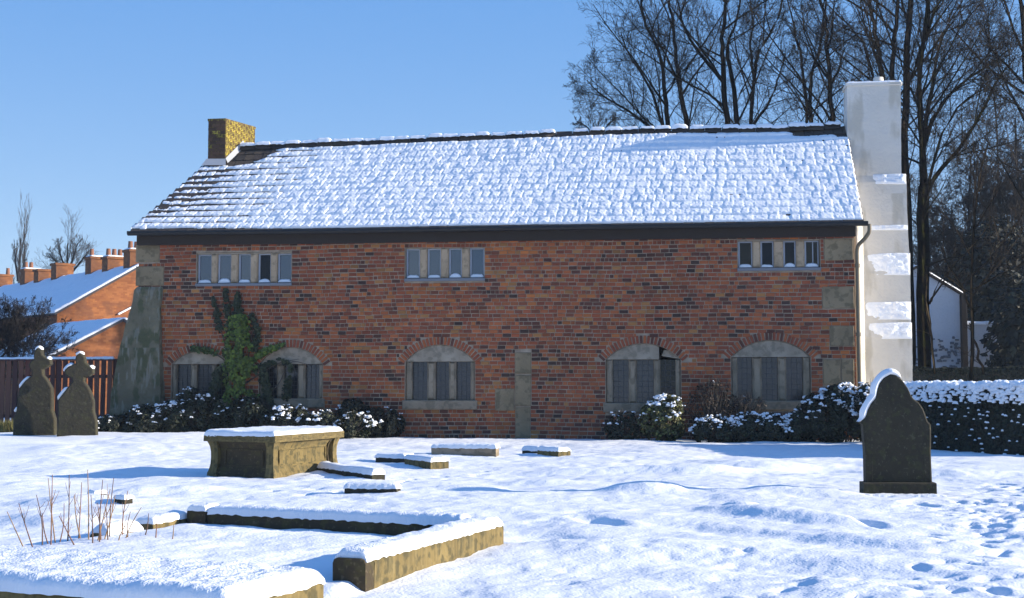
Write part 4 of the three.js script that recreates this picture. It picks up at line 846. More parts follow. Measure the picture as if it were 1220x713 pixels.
// shrub: lobes of leaves in a rounded volume, twigs, snow lying on the upper leaves
function shrub(name, label, category, base, lobes, opt, group) {
  const o = thing(name, label, category, [base.x, base.y, base.z], 0, group), r = rng(opt.seed), L = new Leaves(), S = [], TW = [];
  const n = Math.round(opt.leaves * opt.dens || opt.leaves);
  for (const [x, y, z, rx, ry, rz] of lobes) {
    for (let i = 0; i < n * rx * ry * 14; i++) {
      const u = V(r() * 2 - 1, r() * 2 - 1, r() * 2 - 1); if (u.lengthSq() > 1) { i--; continue; }
      const len = u.length(), k = Math.pow(len, 0.5); u.multiplyScalar(k / (len || 1));
      const clump = fbm((x + u.x * rx) * 6 + opt.seed, (y + u.y * ry) * 6 + (z + u.z * rz) * 5, opt.seed, 2); if (clump < 0.36 + 0.14 * len) continue;
      const p = V(x + u.x * rx, y + u.y * ry, z + u.z * rz); if (p.y < 0.01) continue;
      const nn = V(u.x + (r() - 0.5) * 1.6, u.y + 0.4 + (r() - 0.5) * 1.6, u.z + (r() - 0.5) * 1.6).normalize();
      L.add(p, nn, opt.size * (0.6 + r() * 0.8), mix3(opt.c0, opt.c1, r() < 0.08 ? 2.2 : r()), r, opt.long || 1.6);
    }
    for (let i = 0; i < opt.snow * rx * 38; i++) {
      const a = r() * 6.283, e = Math.asin(Math.pow(r(), opt.snowLow || 0.8)), u = V(Math.cos(a) * Math.cos(e), Math.sin(e), Math.sin(a) * Math.cos(e));
      if (fbm(u.x * 3 + x * 4 + opt.seed, u.z * 3 + u.y * 2, opt.seed + 7, 2) < (opt.snowCut || 0.42)) continue;
      const k = 0.9 + r() * 0.15, s = opt.snowSize * (0.4 + r() * 0.9); const p = V(x + u.x * rx * k, y + u.y * ry * k, z + u.z * rz * k); if (p.y < 0.03) continue;
      const nb = 2 + Math.floor(r() * 4); for (let q = 0; q < nb; q++) blob(S, V(p.x + (r() - 0.5) * s * 2.4, p.y + (r() - 0.6) * s * 1.1, p.z + (r() - 0.5) * s * 2.0), s * (0.35 + r() * 0.5), s * (0.28 + r() * 0.35), s * (0.35 + r() * 0.45), opt.seed + i * 7 + q);
    }
    for (let i = 0; i < opt.twigs * rx * 20; i++) {
      const a = r() * 6.283, e = r() * 1.5, u = V(Math.cos(a) * Math.cos(e), Math.sin(e), Math.sin(a) * Math.cos(e)), p = V(x + u.x * rx * 1.12, y + u.y * ry * 1.15, z + u.z * rz * 1.1), s = V(x * 0.7 + (r() - 0.5) * 0.2, 0.02, z * 0.7);
      TW.push(taper(new THREE.CatmullRomCurve3([s, s.clone().lerp(p, 0.55).add(V((r() - 0.5) * 0.2, 0.1, (r() - 0.5) * 0.2)), p]), 5, 0.012, 0.003, 4));
    }
  }
  stuff(L.build('foliage', o));
  if (S.length) stuff(mesh('snow', joinSmooth(S), M.snowFine, o));
  if (TW.length) stuff(mesh('branches', boxUV(mergeGeometries(TW)), M.twig, o));
  return o;
}
const foot = (px, w) => { const p = hOut(face(px, 500, w)); p.y = groundY(p.x, p.z) - 0.03; return p; };
const dk0 = [0.008, 0.011, 0.006], dk1 = [0.030, 0.036, 0.016];
const evergreens = 'evergreen shrubs along the foot of the wall';
shrub('snowy_shrub', 'low dark spreading shrub with snow on its fanned branches, at the foot of the buttress', 'shrub', foot(165, 1.0), [[-0.6, 0.18, 0.2, 0.7, 0.34, 0.45], [0.2, 0.28, 0.1, 0.7, 0.5, 0.5], [0.9, 0.42, 0, 0.6, 0.48, 0.45]], { seed: 11, leaves: 1300, size: 0.05, c0: dk0, c1: dk1, snow: 2.4, snowSize: 0.050, snowCut: 0.5, snowLow: 0.6, twigs: 3, long: 2.4 }, evergreens);
shrub('snowy_shrub', 'dark shrub with snowy branch tips below the arched window overgrown by ivy', 'shrub', foot(236, 0.8), [[0, 0.45, 0, 0.75, 0.62, 0.4], [-0.3, 0.85, -0.3, 0.35, 0.4, 0.25]], { seed: 12, leaves: 1300, size: 0.05, c0: dk0, c1: dk1, snow: 2.2, snowSize: 0.05, snowCut: 0.5, twigs: 3, long: 2.4 }, evergreens);
shrub('snowy_shrub', 'dark leafy shrub with few snow flecks at the foot of the ivy', 'shrub', foot(296, 0.7), [[0, 0.4, 0, 0.7, 0.62, 0.4]], { seed: 13, leaves: 1300, size: 0.055, c0: dk0, c1: dk1, snow: 0.6, snowSize: 0.045, twigs: 1 }, evergreens);
shrub('snowy_shrub', 'small shrub heaped with snow below the window beside the ivy', 'shrub', foot(344, 1.0), [[0, 0.42, 0, 0.58, 0.42, 0.4]], { seed: 14, leaves: 1200, size: 0.05, c0: dk0, c1: dk1, snow: 3.2, snowSize: 0.062, twigs: 1 }, evergreens);
shrub('snowy_shrub', 'rounded shrub patched with snow behind the chest tomb end', 'shrub', foot(404, 1.0), [[-0.4, 0.36, 0.1, 0.45, 0.38, 0.4], [0.4, 0.32, 0.2, 0.5, 0.36, 0.4]], { seed: 15, leaves: 1300, size: 0.05, c0: dk0, c1: dk1, snow: 2.8, snowSize: 0.062, twigs: 1 }, evergreens);
shrub('snowy_shrub', 'dark bushy shrub with almost no snow between two arched windows', 'shrub', foot(436, 0.55), [[-0.35, 0.5, 0, 0.55, 0.55, 0.4], [0.35, 0.4, 0, 0.65, 0.42, 0.4]], { seed: 16, leaves: 1400, size: 0.055, c0: dk0, c1: [0.022, 0.024, 0.012], snow: 0.5, snowSize: 0.05, twigs: 1 }, evergreens);
shrub('snowy_shrub', 'sparse low shrub with scattered snow beneath the sill of the broken window', 'shrub', foot(744, 0.7), [[0, 0.3, 0, 0.5, 0.42, 0.35]], { seed: 21, leaves: 700, size: 0.05, c0: dk0, c1: dk1, snow: 1.2, snowSize: 0.045, twigs: 2 }, evergreens);
shrub('snowy_shrub', 'yellow-green leafy shrub with bright snow clumps in front of the broken window', 'shrub', foot(790, 0.95), [[0, 0.52, 0, 0.62, 0.52, 0.45], [0.1, 0.88, 0, 0.4, 0.28, 0.3]], { seed: 22, leaves: 1100, size: 0.06, c0: [0.012, 0.016, 0.007], c1: [0.11, 0.11, 0.03], snow: 2.6, snowSize: 0.062, twigs: 1 }, evergreens);
shrub('bare_shrub', 'leafless dark twiggy shrub against the wall between the two arched windows', 'shrub', foot(850, 0.35), [[0, 0.75, 0, 0.7, 0.75, 0.25], [0.9, 0.6, 0, 0.5, 0.55, 0.25]], { seed: 23, leaves: 260, size: 0.045, c0: [0.02, 0.012, 0.009], c1: [0.045, 0.026, 0.016], snow: 0.1, snowSize: 0.03, twigs: 7 });
shrub('snowy_shrub', 'low snow-laden shrub beneath the sound arched window', 'shrub', foot(872, 1.15), [[-0.4, 0.28, 0, 0.55, 0.38, 0.45], [0.45, 0.32, 0, 0.6, 0.42, 0.45]], { seed: 24, leaves: 1300, size: 0.055, c0: dk0, c1: dk1, snow: 3.0, snowSize: 0.066, twigs: 1 }, evergreens);
shrub('snowy_shrub', 'low dark shrub with snow on top near the downpipe', 'shrub', foot(936, 1.1), [[-0.3, 0.3, 0, 0.5, 0.4, 0.45], [0.35, 0.34, 0, 0.5, 0.42, 0.45]], { seed: 25, leaves: 1300, size: 0.055, c0: dk0, c1: dk1, snow: 2.6, snowSize: 0.06, twigs: 1 }, evergreens);
shrub('snowy_shrub', 'tall rounded shrub thick with snow under the downpipe', 'shrub', foot(990, 1.0), [[-0.1, 0.62, 0, 0.75, 0.66, 0.5], [0.3, 1.05, 0, 0.5, 0.4, 0.4], [0.55, 0.6, 0.2, 0.5, 0.6, 0.5]], { seed: 26, leaves: 1400, size: 0.055, c0: dk0, c1: dk1, snow: 3.4, snowSize: 0.066, twigs: 1 }, evergreens);
shrub('snowy_shrub', 'narrow upright shrub with snow between the white stack and the clipped hedge', 'shrub', foot(1040, 1.4), [[0, 0.7, 0, 0.5, 0.75, 0.5]], { seed: 27, leaves: 1400, size: 0.055, c0: dk0, c1: dk1, snow: 3.0, snowSize: 0.07, twigs: 1 }, evergreens);
// ivy
{
  const b = foot(285, 0.1), ivy = thing('ivy', 'green ivy climbing the brick wall between two arched windows', 'ivy', [b.x, b.y, b.z], -TH);
  const off = hIn(V(b.x, 0, b.z)), r = rng(81), L = new Leaves(), vines = [];
  const loc = (px, py, w) => { const p = face(px, py, w); return V(p.x - off.x, p.y - b.y, p.z - off.z); };
  const strip = (pts, wpx, cnt, c0, c1, th, size = 0.085) => {
    for (let i = 0; i < cnt; i++) {
      const t = r() * (pts.length - 1), k = Math.min(pts.length - 2, Math.floor(t)), f = t - k, W = lerp(wpx[k], wpx[k + 1], f);
      const g = (r() + r() + r()) / 1.5 - 1, px = lerp(pts[k][0], pts[k + 1][0], f) + g * W, py = lerp(pts[k][1], pts[k + 1][1], f) + (r() - 0.5) * 6;
      if (fbm(px * 0.13, py * 0.13, 87, 2) < 0.34 + 0.12 * Math.abs(g)) continue;
      const p = loc(px, py, 0.03 + th * r() * (1 - Math.abs(g) * 0.7)); if (p.y < 0.02) continue;
      L.add(p, V((r() - 0.5) * 1.3, 0.35 + (r() - 0.5) * 1.1, 1).normalize(), size * (0.55 + r() * 0.8), mix3(c0, c1, r()), r, 1.15);
    }
  };
  const g0 = [0.022, 0.036, 0.008], g1 = [0.135, 0.185, 0.018], d0 = [0.010, 0.014, 0.006], d1 = [0.045, 0.055, 0.018];
  strip([[284, 378], [284, 410], [286, 440], [288, 500]], [13, 21, 24, 30], 4600, g0, g1, 0.30);
  strip([[282, 350], [284, 380]], [4, 10], 210, d0, d1, 0.1); strip([[268, 346], [270, 366], [276, 400]], [3, 5, 10], 330, d0, d1, 0.08);
  strip([[253, 355], [258, 375], [262, 395]], [3, 5, 7], 150, d0, d1, 0.06); strip([[300, 375], [306, 395], [300, 420]], [4, 7, 11], 280, d0, d1, 0.12);
  strip([[228, 416], [246, 418], [265, 424]], [4, 6, 12], 170, g0, [0.07, 0.10, 0.018], 0.1); strip([[300, 428], [318, 418], [336, 412]], [12, 8, 8], 330, g0, g1, 0.14);
  strip([[306, 440], [330, 430], [345, 434]], [8, 4, 4], 260, d0, d1, 0.06); strip([[346, 430], [344, 450], [342, 475]], [4, 5, 8], 380, d0, d1, 0.1); strip([[262, 440], [256, 460], [250, 485]], [8, 9, 12], 620, d0, d1, 0.14); strip([[312, 440], [318, 465], [320, 490]], [6, 8, 12], 460, d0, d1, 0.14);
  for (const v of [[[285, 500], [283, 430], [276, 380], [270, 346]], [[285, 500], [290, 430], [288, 380], [282, 348]], [[284, 480], [270, 420], [258, 375], [252, 352]], [[288, 470], [300, 400], [304, 372]], [[288, 450], [310, 425], [340, 412]], [[288, 460], [330, 434], [356, 428]], [[280, 440], [256, 422], [228, 415]], [[292, 490], [330, 460], [346, 432], [372, 436]]])
    vines.push(taper(new THREE.CatmullRomCurve3(v.map(q => loc(q[0], q[1], 0.035))), 18, 0.022, 0.006, 5));
  mesh('stems', boxUV(mergeGeometries(vines)), M.twig, ivy);
  stuff(L.build('leaves', ivy));
}
// clipped hedge on the right
function hedge(name, label, A, B, depth, H, dens, snowN, seed) {
  const d = B.clone().sub(A).setY(0), len = d.length(); d.normalize();
  const o = thing(name, label, 'hedge', [A.x, groundY(A.x, A.z) - 0.05, A.z], turnOf(d)), r = rng(seed), L = new Leaves(), S = [];
  const lightBlock = new THREE.BoxGeometry(len, H - 0.16, depth - 0.2, Math.round(len * 5), 6, 4), q = lightBlock.attributes.position;  // solid dark box added inside the leaves to block light
  for (let i = 0; i < q.count; i++) { const x = q.getX(i), y = q.getY(i), z = q.getZ(i); q.setXYZ(i, x + len / 2, y + (H - 0.16) / 2 + (fbm(x * 4, z * 4, seed, 2) - 0.5) * 0.1, z - depth / 2 + (fbm(x * 4, y * 4 + 5, seed, 2) - 0.5) * 0.12); }
  lightBlock.computeVertexNormals(); mesh('branches', boxUV(lightBlock), M.twig, o);
  const top = x => H + (fbm(x * 1.3, 2, seed, 3) - 0.5) * 0.16;
  for (let i = 0; i < dens * len; i++) {
    const x = r() * len, onTop = r() < 0.35, e = Math.pow(r(), 2) * 0.2, y = onTop ? top(x) - e : r() * top(x), z = onTop ? -r() * depth : -e + (fbm(x * 2.2, y * 2.2, seed + 2, 2) - 0.5) * 0.16;
    const n = onTop ? V((r() - 0.5) * 1.4, 1, (r() - 0.5) * 1.4) : V((r() - 0.5) * 1.6, 0.3 + (r() - 0.5) * 1.4, 1);
    L.add(V(x, y, z), n.normalize(), 0.05 * (0.6 + r() * 0.8), mix3([0.006, 0.009, 0.005], [0.026, 0.034, 0.014], Math.pow(r(), 1.6)), r);
  }
  for (let i = 0; i < snowN * len; i++) {
    const x = r() * len, k = r(), y0 = top(x);
    if (k < 0.7) { const z = -r() * depth * 0.95; blob(S, V(x, y0 - 0.02 + r() * 0.05, z), 0.05 + r() * 0.07, 0.04 + r() * 0.05, 0.05 + r() * 0.07, i); }
    else if (k < 0.93) { blob(S, V(x, y0 - Math.pow(r(), 1.5) * 0.35, 0.02 + r() * 0.05), 0.03 + r() * 0.05, 0.03 + r() * 0.03, 0.04, i); }
    else blob(S, V(x, r() * y0, 0.03 + r() * 0.05), 0.02 + r() * 0.025, 0.015 + r() * 0.015, 0.025, i);
  }
  stuff(L.build('foliage', o)); if (S.length) stuff(mesh('snow', joinSmooth(S), M.snowFine, o));
  return o;
}
hedge('clipped_hedge', 'clipped dark evergreen hedge with a thick crust of snow on top', onGround(1046, 532), onGround(1250, 547), 1.1, 1.42, 5200, 420, 101);
hedge('rough_hedge', 'plain dark hedge in front of the white cottage beyond the snowy clipped hedge', atDepth(1085, 500, 42).setY(0), atDepth(1500, 500, 40).setY(0), 0.8, 1.92, 3600, 0, 111);

// ================================================================ fence and buildings beyond
{
  const Z = 36, a = atDepth(-70, 500, Z), b = atDepth(134, 500, Z - 0.4), d = b.clone().sub(a).setY(0), len = d.length();
  const fc = thing('paling_fence', 'tall red-brown paling fence with a snowy top rail behind the cross-topped stones', 'fence', [a.x, -0.05, a.z], turnOf(d));
  const H = atDepth(60, 430, Z).y + 0.05, n = Math.round(len / 0.185), pg = boxUV(chamferBox(0.135, H, 0.03, 0.006)), mats = [rgb(0.16, 0.052, 0.034), rgb(0.12, 0.040, 0.028), rgb(0.19, 0.075, 0.045), rgb(0.09, 0.036, 0.028)].map(c => std({ color: c, bumpMap: T.grain, bumpScale: 0.004 }));
  for (let i = 0; i < n; i++) { const m = mesh('pale', pg, mats[Math.floor(hash(i, 601) * 4)], fc); m.position.set((i + 0.5) * 0.185, H / 2 + (hash(i, 602) - 0.5) * 0.03, (hash(i, 604) - 0.5) * 0.01); m.rotation.z = (hash(i, 603) - 0.5) * 0.02; }
  for (const y of [0.5, H - 0.45]) { const g = new THREE.BoxGeometry(len, 0.09, 0.05); g.translate(len / 2, y, -0.045); mesh('rail', boxUV(g), mats[3], fc); }
  const cap = new THREE.BoxGeometry(len, 0.05, 0.11); cap.translate(len / 2, H + 0.02, 0); mesh('top_rail', boxUV(cap), mats[3], fc);
  for (let i = 0; i <= 3; i++) { const g = chamferBox(0.12, H + 0.1, 0.1, 0.01); g.translate(i * len / 3, H / 2, -0.12); mesh('post', boxUV(g), mats[3], fc); }
  const s = stuff(mesh('snow', snowPad(len, 0.10, 0.06, 131, 0.05, 0.01, 0.01), M.snowFine, fc)); s.position.set(len / 2, H + 0.045, 0);
}
M.farBrick = std({ map: tex(256, (u, v) => { const row = Math.floor(v * 32), col = Math.floor(u * 12 + (row % 2) * 0.5), h = hash(col % 12, row, 611), n = fbm(u * 6, v * 6, 621, 3, 6); return mix3(mix3([0.20, 0.066, 0.022], [0.30, 0.112, 0.036], h), [0.13, 0.05, 0.025], smooth(0.5, 0.7, n) * 0.6); }, true, 0.4), bumpMap: T.grain, bumpScale: 0.004 });
M.stackBrick = std({ map: M.farBrick.map, color: rgb(0.8, 0.85, 0.85) });
M.pot = std({ color: rgb(0.22, 0.10, 0.06) });
M.farSlate = std({ color: rgb(0.06, 0.055, 0.06) });
M.windowFrame = std({ color: rgb(0.5, 0.5, 0.48) });
// a gabled block: local x along the ridge (away from the gable seen), z across, y up
function gabled(o, L, half, eave, ridge, wallMat, roofMat, snowT, seed) {
  const g = prism([[-half, -0.5], [half, -0.5], [half, eave], [0, ridge], [-half, eave]], L); g.rotateY(Math.PI / 2);
  mesh('wall', boxUV(g), wallMat, o);
  const sl = Math.hypot(half + 0.15, (ridge - eave) * (half + 0.15) / half), an = Math.atan2(ridge - eave, half);
  const rf = new THREE.Group(); rf.name = 'roof'; o.add(rf);
  for (const s of [-1, 1]) {
    const m = mesh('roof_slope', boxUV((() => { const b = new THREE.BoxGeometry(L + 0.2, 0.09, sl); b.translate(L / 2, 0, 0); return b; })()), roofMat, rf);
    m.position.set(0, ridge + 0.06 - Math.sin(an) * sl / 2, s * Math.cos(an) * sl / 2); m.rotation.x = s * an;
    const sn = stuff(mesh('snow', snowPad(L + 0.12, sl - 0.04, snowT, seed + s, 0.14, 0.02, 0.01), M.snowFine, rf)); sn.position.copy(m.position).add(V(0, 0.046 / Math.cos(an), 0)); sn.rotation.x = s * an; sn.translateX(L / 2);
  }
  return rf;
}
function gableWindow(o, x, y, z, w, h, turn) {
  const win = new THREE.Group(); win.name = 'window'; win.position.set(x, y, z); win.rotation.y = turn; o.add(win);
  const f = 0.07; mesh('frame', mergeGeometries([[-w / 2, 0, f, h], [w / 2, 0, f, h], [0, 0, f * 0.8, h - f]].map(q => { const k = chamferBox(q[2], q[3], 0.08, 0.005); k.translate(q[0], 0, 0.02); return boxUV(k); }).concat([-h / 2, h / 2].map(yy => { const k = chamferBox(w - f, f, 0.075, 0.005); k.translate(0, yy, 0.02); return boxUV(k); }))), M.windowFrame, win);
  mesh('pane', boxUV(new THREE.BoxGeometry(w - 0.05, h - 0.05, 0.02)), M.glass, win);
  mesh('sill', block(-w / 2 - 0.08, w / 2 + 0.08, -h / 2 - 0.13, -h / 2 - 0.04, 0, 0.12), M.ashlar, win);
}
{
  const rd = V(-0.65, 0, -0.76).normalize(), P0 = atDepth(168, 318, 60), eave = atDepth(67, 374, 57.4).y, L = 4.7, half = 4.0;
  const where = ['terraced brick house with snowy roof and lit gable end next to the stone buttress', 'second snowy-roofed brick house of the terrace, behind the gable-end house', 'third brick house along the terrace from the sunlit gable', 'fourth brick house along the terrace from the sunlit gable', 'fifth brick house along the terrace from the sunlit gable', 'sixth brick house along the terrace from the sunlit gable', 'seventh brick house along the terrace from the sunlit gable', 'eighth brick house, last seen along the terrace'];
  for (let i = 0; i < 8; i++) {
    const p = P0.clone().addScaledVector(rd, i * L), o = thing('terraced_house', where[i], 'house', [p.x, 0, p.z], turnOf(rd), 'brick houses of the terrace');
    gabled(o, L - 0.02, half, eave, P0.y, M.farBrick, M.farSlate, 0.10, 700 + i * 3);
    const stack = (x, w, h) => {
      const c = new THREE.Group(); c.name = 'chimney'; o.add(c);
      const g = chamferBox(w, h, 0.95, 0.02); g.translate(x, P0.y + h / 2 - 0.55, 0); mesh('stack', boxUV(g), M.stackBrick, c);
      const k = chamferBox(w + 0.12, 0.12, 1.07, 0.02); k.translate(x, P0.y + h - 0.62, 0); mesh('coping', boxUV(k), M.stackBrick, c);
      const n = 3; for (let q = 0; q < n; q++) if (hash(i * 7 + q, 631) < 0.55) { const t = new THREE.CylinderGeometry(0.1, 0.13, 0.42, 10); t.translate(x, P0.y + h - 0.36, (q - 1) * 0.3); mesh('chimney_pot', boxUV(t), M.pot, c); }
      const s = snowPad(w, 0.95, 0.08, 640 + i, 0.1); s.translate(x, P0.y + h - 0.56, 0); if (hash(i, 641) > 0.3) stuff(mesh('snow', s, M.snowFine, c));
    };
    stack(0.6, 0.75, 1.4); if (i % 2 === 0) stack(3.2, 0.7, 1.25);
    for (const s of [1, -1]) { gableWindow(o, 1.5, 3.4, s * (half + 0.005), 0.9, 1.2, s > 0 ? 0 : Math.PI); }
    if (i === 0) { const g = new THREE.BoxGeometry(0.12, 0.07, 2.0); g.rotateX(-0.50); const zz = 1.25; g.translate(-0.06, eave + 0.55, zz * -0.2); const s = mesh('lean_to_coping', boxUV(g), M.snowFine, o); }
  }
  const Q = atDepth(146, 383, 50), e2 = atDepth(77, 429, 48).y, o = thing('brick_outbuilding', 'low brick outbuilding with a smooth blue-shaded snow roof behind the fence', 'building', [Q.x, 0, Q.z], turnOf(rd));
  gabled(o, 7, 2.9, e2, Q.y, M.farBrick, M.farSlate, 0.09, 760);
}
// white cottage on the right
{
  const Z = 48, C = atDepth(1092, 320, Z), eY = atDepth(1143, 352, Z).y, half = atDepth(1145, 352, Z).x - C.x;
  const o = thing('white_cottage', 'pale rendered cottage gable with lean-to, seen beyond the hedges', 'building', [C.x, 0, C.z], Math.PI / 2);
  gabled(o, 6, half, eY, C.y, M.cottage = std({ color: rgb(0.55, 0.58, 0.62), bumpMap: T.grain, bumpScale: 0.02 }), M.timber, 0.06, 770);
  const lt = new THREE.BoxGeometry(5, atDepth(1170, 386, Z).y, atDepth(1195, 386, Z).x - atDepth(1150, 386, Z).x); lt.translate(2.9, atDepth(1170, 386, Z).y / 2, half + 0.15 + (atDepth(1195, 386, Z).x - atDepth(1150, 386, Z).x) / 2);
  mesh('lean_to', boxUV(lt), M.cottage, o);
  const s = snowPad(5.1, atDepth(1195, 386, Z).x - atDepth(1150, 386, Z).x + 0.1, 0.12, 773, 0.08); s.translate(2.9, atDepth(1170, 386, Z).y, half + 0.15 + (atDepth(1195, 386, Z).x - atDepth(1150, 386, Z).x) / 2); stuff(mesh('snow', s, M.snowFine, o));
  const pst = chamferBox(0.25, eY, 0.2, 0.01); pst.translate(-0.1, eY / 2, half + 0.05); mesh('corner_shade_strip', boxUV(pst), M.timber, o);  // dark upright strip in place of the shade at the wall corner
  // rough stone footing flecked with snow
  const st = []; const r = rng(775); for (let i = 0; i < 260; i++) { const g = chamferBox(0.1 + r() * 0.16, 0.07 + r() * 0.1, 0.1, 0.02); g.scale(0.6, 0.6, 1); g.rotateY(-Math.PI / 2); g.translate(-0.02 - r() * 0.03, 0.6 + r() * 2.5, -half + 0.1 + r() * (2 * half - 0.2)); st.push(boxUV(g)); }
  stuff(mesh('stone_footing', mergeGeometries(st), std({ color: rgb(0.16, 0.17, 0.19) }), o));
}

// ================================================================ bare trees
class Wood {
  constructor() { this.P = []; this.I = []; this.N = []; }
  tube(pts, rad, sides) {
    const n = pts.length, base = this.P.length / 3, t = V(), u = V(), w = V(), ref = V();
    for (let i = 0; i < n; i++) {
      t.subVectors(pts[Math.min(n - 1, i + 1)], pts[Math.max(0, i - 1)]).normalize();
      ref.set(Math.abs(t.y) > 0.9 ? 1 : 0, Math.abs(t.y) > 0.9 ? 0 : 1, 0); u.crossVectors(t, ref).normalize(); w.crossVectors(t, u);
      for (let k = 0; k < sides; k++) { const a = k / sides * 6.2832, c = Math.cos(a), s = Math.sin(a), x = u.x * c + w.x * s, y = u.y * c + w.y * s, z = u.z * c + w.z * s; this.P.push(pts[i].x + x * rad[i], pts[i].y + y * rad[i], pts[i].z + z * rad[i]); this.N.push(x, y, z); }
    }
    for (let i = 0; i < n - 1; i++) for (let k = 0; k < sides; k++) { const a = base + i * sides + k, b = base + i * sides + (k + 1) % sides; this.I.push(a, a + sides, b, b, a + sides, b + sides); }
  }
  geo() { const g = new THREE.BufferGeometry(); g.setAttribute('position', new THREE.Float32BufferAttribute(this.P, 3)); g.setAttribute('normal', new THREE.Float32BufferAttribute(this.N, 3)); const uv = new Float32Array(this.P.length / 3 * 2); for (let i = 0; i < uv.length / 2; i++) { uv[2 * i] = (this.P[3 * i] + this.P[3 * i + 2]) * 1.3; uv[2 * i + 1] = this.P[3 * i + 1] * 0.8; } g.setAttribute('uv', new THREE.BufferAttribute(uv, 2)); g.setIndex(this.I); return g; }
}
function sprout(wood, twigs, r, pts, rad, level, opt) {        // side branches along a limb
  const n = pts.length, cnt = opt.n[level], seg = []; let total = 0;
  for (let i = 1; i < n; i++) { total += pts[i].distanceTo(pts[i - 1]); seg.push(total); }
  for (let c = 0; c < cnt; c++) {
    const f = lerp(opt.from[level], 1, (c + r()) / cnt), s = f * total; let k = 0; while (k < seg.length - 1 && seg[k] < s) k++;
    const s0 = k ? seg[k - 1] : 0, q = clamp((s - s0) / (seg[k] - s0)), p = pts[k].clone().lerp(pts[k + 1], q), d = pts[k + 1].clone().sub(pts[k]).normalize();
    const side = V(r() - 0.5, (r() - 0.5) * 0.6, r() - 0.5).cross(d).normalize(), ang = opt.ang[0] + r() * opt.ang[1];
    const dir = d.multiplyScalar(Math.cos(ang)).addScaledVector(side, Math.sin(ang)).add(V(0, opt.up * (0.4 + r()), 0)).normalize();
    const len = Math.min(opt.max[level], total * (0.62 - 0.36 * f)) * (0.6 + r() * 0.7), r0 = Math.max(opt.min, Math.min(lerp(rad[k], rad[k + 1], q) * 0.6, len * 0.0095));
    const m = level === 0 ? 6 : level === 1 ? 5 : 3, bp = [p], br = [r0], dd = dir.clone();
    for (let i = 1; i <= m; i++) { dd.add(V((r() - 0.5) * opt.wig, (r() - 0.5) * opt.wig + opt.up * 0.22, (r() - 0.5) * opt.wig)).normalize(); bp.push(bp[i - 1].clone().addScaledVector(dd, len / m)); br.push(Math.max(opt.min * 0.8, r0 * (1 - 0.75 * i / m))); }
    (level === 0 ? wood : twigs).tube(bp, br, level === 0 ? 5 : 3);
    if (level + 1 < opt.n.length) sprout(wood, twigs, r, bp, br, level + 1, opt);
  }
}
const defOpt = { n: [12, 7, 6, 3], from: [0.12, 0.15, 0.15, 0.2], ang: [0.5, 0.5], up: 0.07, wig: 0.30, max: [4.8, 2.6, 1.4, 0.7], min: 0.006 };
// limbs: { p: [[px, py], ...] through the photograph, r: [r0, r1], dz } at the tree's own depth
function tree(name, label, Z, limbs, seed, opt = {}, mats = [M.bark, M.twig], group) {
  const o = Object.assign({}, defOpt, opt), r = rng(seed), wood = new Wood(), tw = new Wood();
  const b0 = atDepth(limbs[0].p[0][0], limbs[0].p[0][1], Z), root = thing(name, label, 'tree', [b0.x, 0, b0.z], 0, group);
  const inv = root.position;
  for (const l of limbs) {
    const dz = l.dz === undefined ? (r() - 0.5) * 3 : l.dz, m = l.p.length, pts = [];
    l.p.forEach((q, i) => { const p = atDepth(q[0], q[1], Z); p.z += dz * (i / (m - 1)) * (l.trunk ? 0.3 : 1); pts.push(p.sub(inv)); });
    if (l.trunk) { const f = pts[0].clone(); f.y = -0.1; if (pts[0].y > 0.5) pts.unshift(f.clone().add(V((r() - 0.5) * 0.3, 0, 0)), f.lerp(pts[0], 0.5)); }
    const cv = new THREE.CatmullRomCurve3(pts, false, 'centripetal'), n = Math.max(8, Math.round(cv.getLength() / 0.8)), bp = cv.getPoints(n), br = bp.map((_, i) => 0.82 * lerp(l.r[0], l.r[1], Math.pow(i / n, 0.8)));
    bp.forEach((p, i) => { if (i && i < n) p.add(V((r() - 0.5) * 0.10, 0, (r() - 0.5) * 0.1)); });
    wood.tube(bp, br, 8);
    const oo = l.trunk && l.bare ? Object.assign({}, o, { from: [l.bare, ...o.from.slice(1)] }) : o;
    sprout(wood, tw, r, bp, br, 0, l.n ? Object.assign({}, oo, { n: [l.n, ...oo.n.slice(1)] }) : oo);
  }
  mesh('trunk', wood.geo(), mats[0], root); stuff(mesh('crown', tw.geo(), mats[1], root));
  return root;
}
const behind = 'bare trees behind the house';
const T1 = { trunk: true, bare: 0.42 };
tree('bare_tree', 'spreading bare tree with a low side limb reaching far out over the ridge', 52, [
  { p: [[795, 152], [792.5, 114], [790, 79], [783, 55], [769, 21], [764, -20]], r: [0.17, 0.05], ...T1 }, { p: [[800, 175], [778, 151], [750, 127], [719, 106], [702, 86]], r: [0.10, 0.025] },
  { p: [[795, 165], [776, 114], [760, 84], [745, 62], [738, 45]], r: [0.09, 0.025] }], 1001, { n: [15, 9, 6, 3] }, undefined, behind);
tree('bare_tree', 'slender straight bare tree beside the far-reaching low limb', 55, [{ p: [[820, 152], [811.6, 112], [807, 76], [804, 52], [802, 24], [797, 0], [794, -40]], r: [0.19, 0.05], ...T1 }, { p: [[811, 108], [795, 75], [775, 45], [762, 20]], r: [0.08, 0.025] }], 1002, {}, undefined, behind);
tree('bare_tree', 'broad bare tree with several stout forking stems above the ridge', 50, [
  { p: [[866, 152], [863, 95], [860.5, 62], [862, 33], [867, 0], [872, -40]], r: [0.20, 0.06], ...T1 }, { p: [[881, 200], [881, 152], [875, 95], [869, 62], [871, 45], [881, 21], [890, -20]], r: [0.16, 0.04] },
  { p: [[864, 100], [843, 74], [823.5, 45], [814, 20], [806, -10]], r: [0.11, 0.035] }], 1003, {}, undefined, behind);
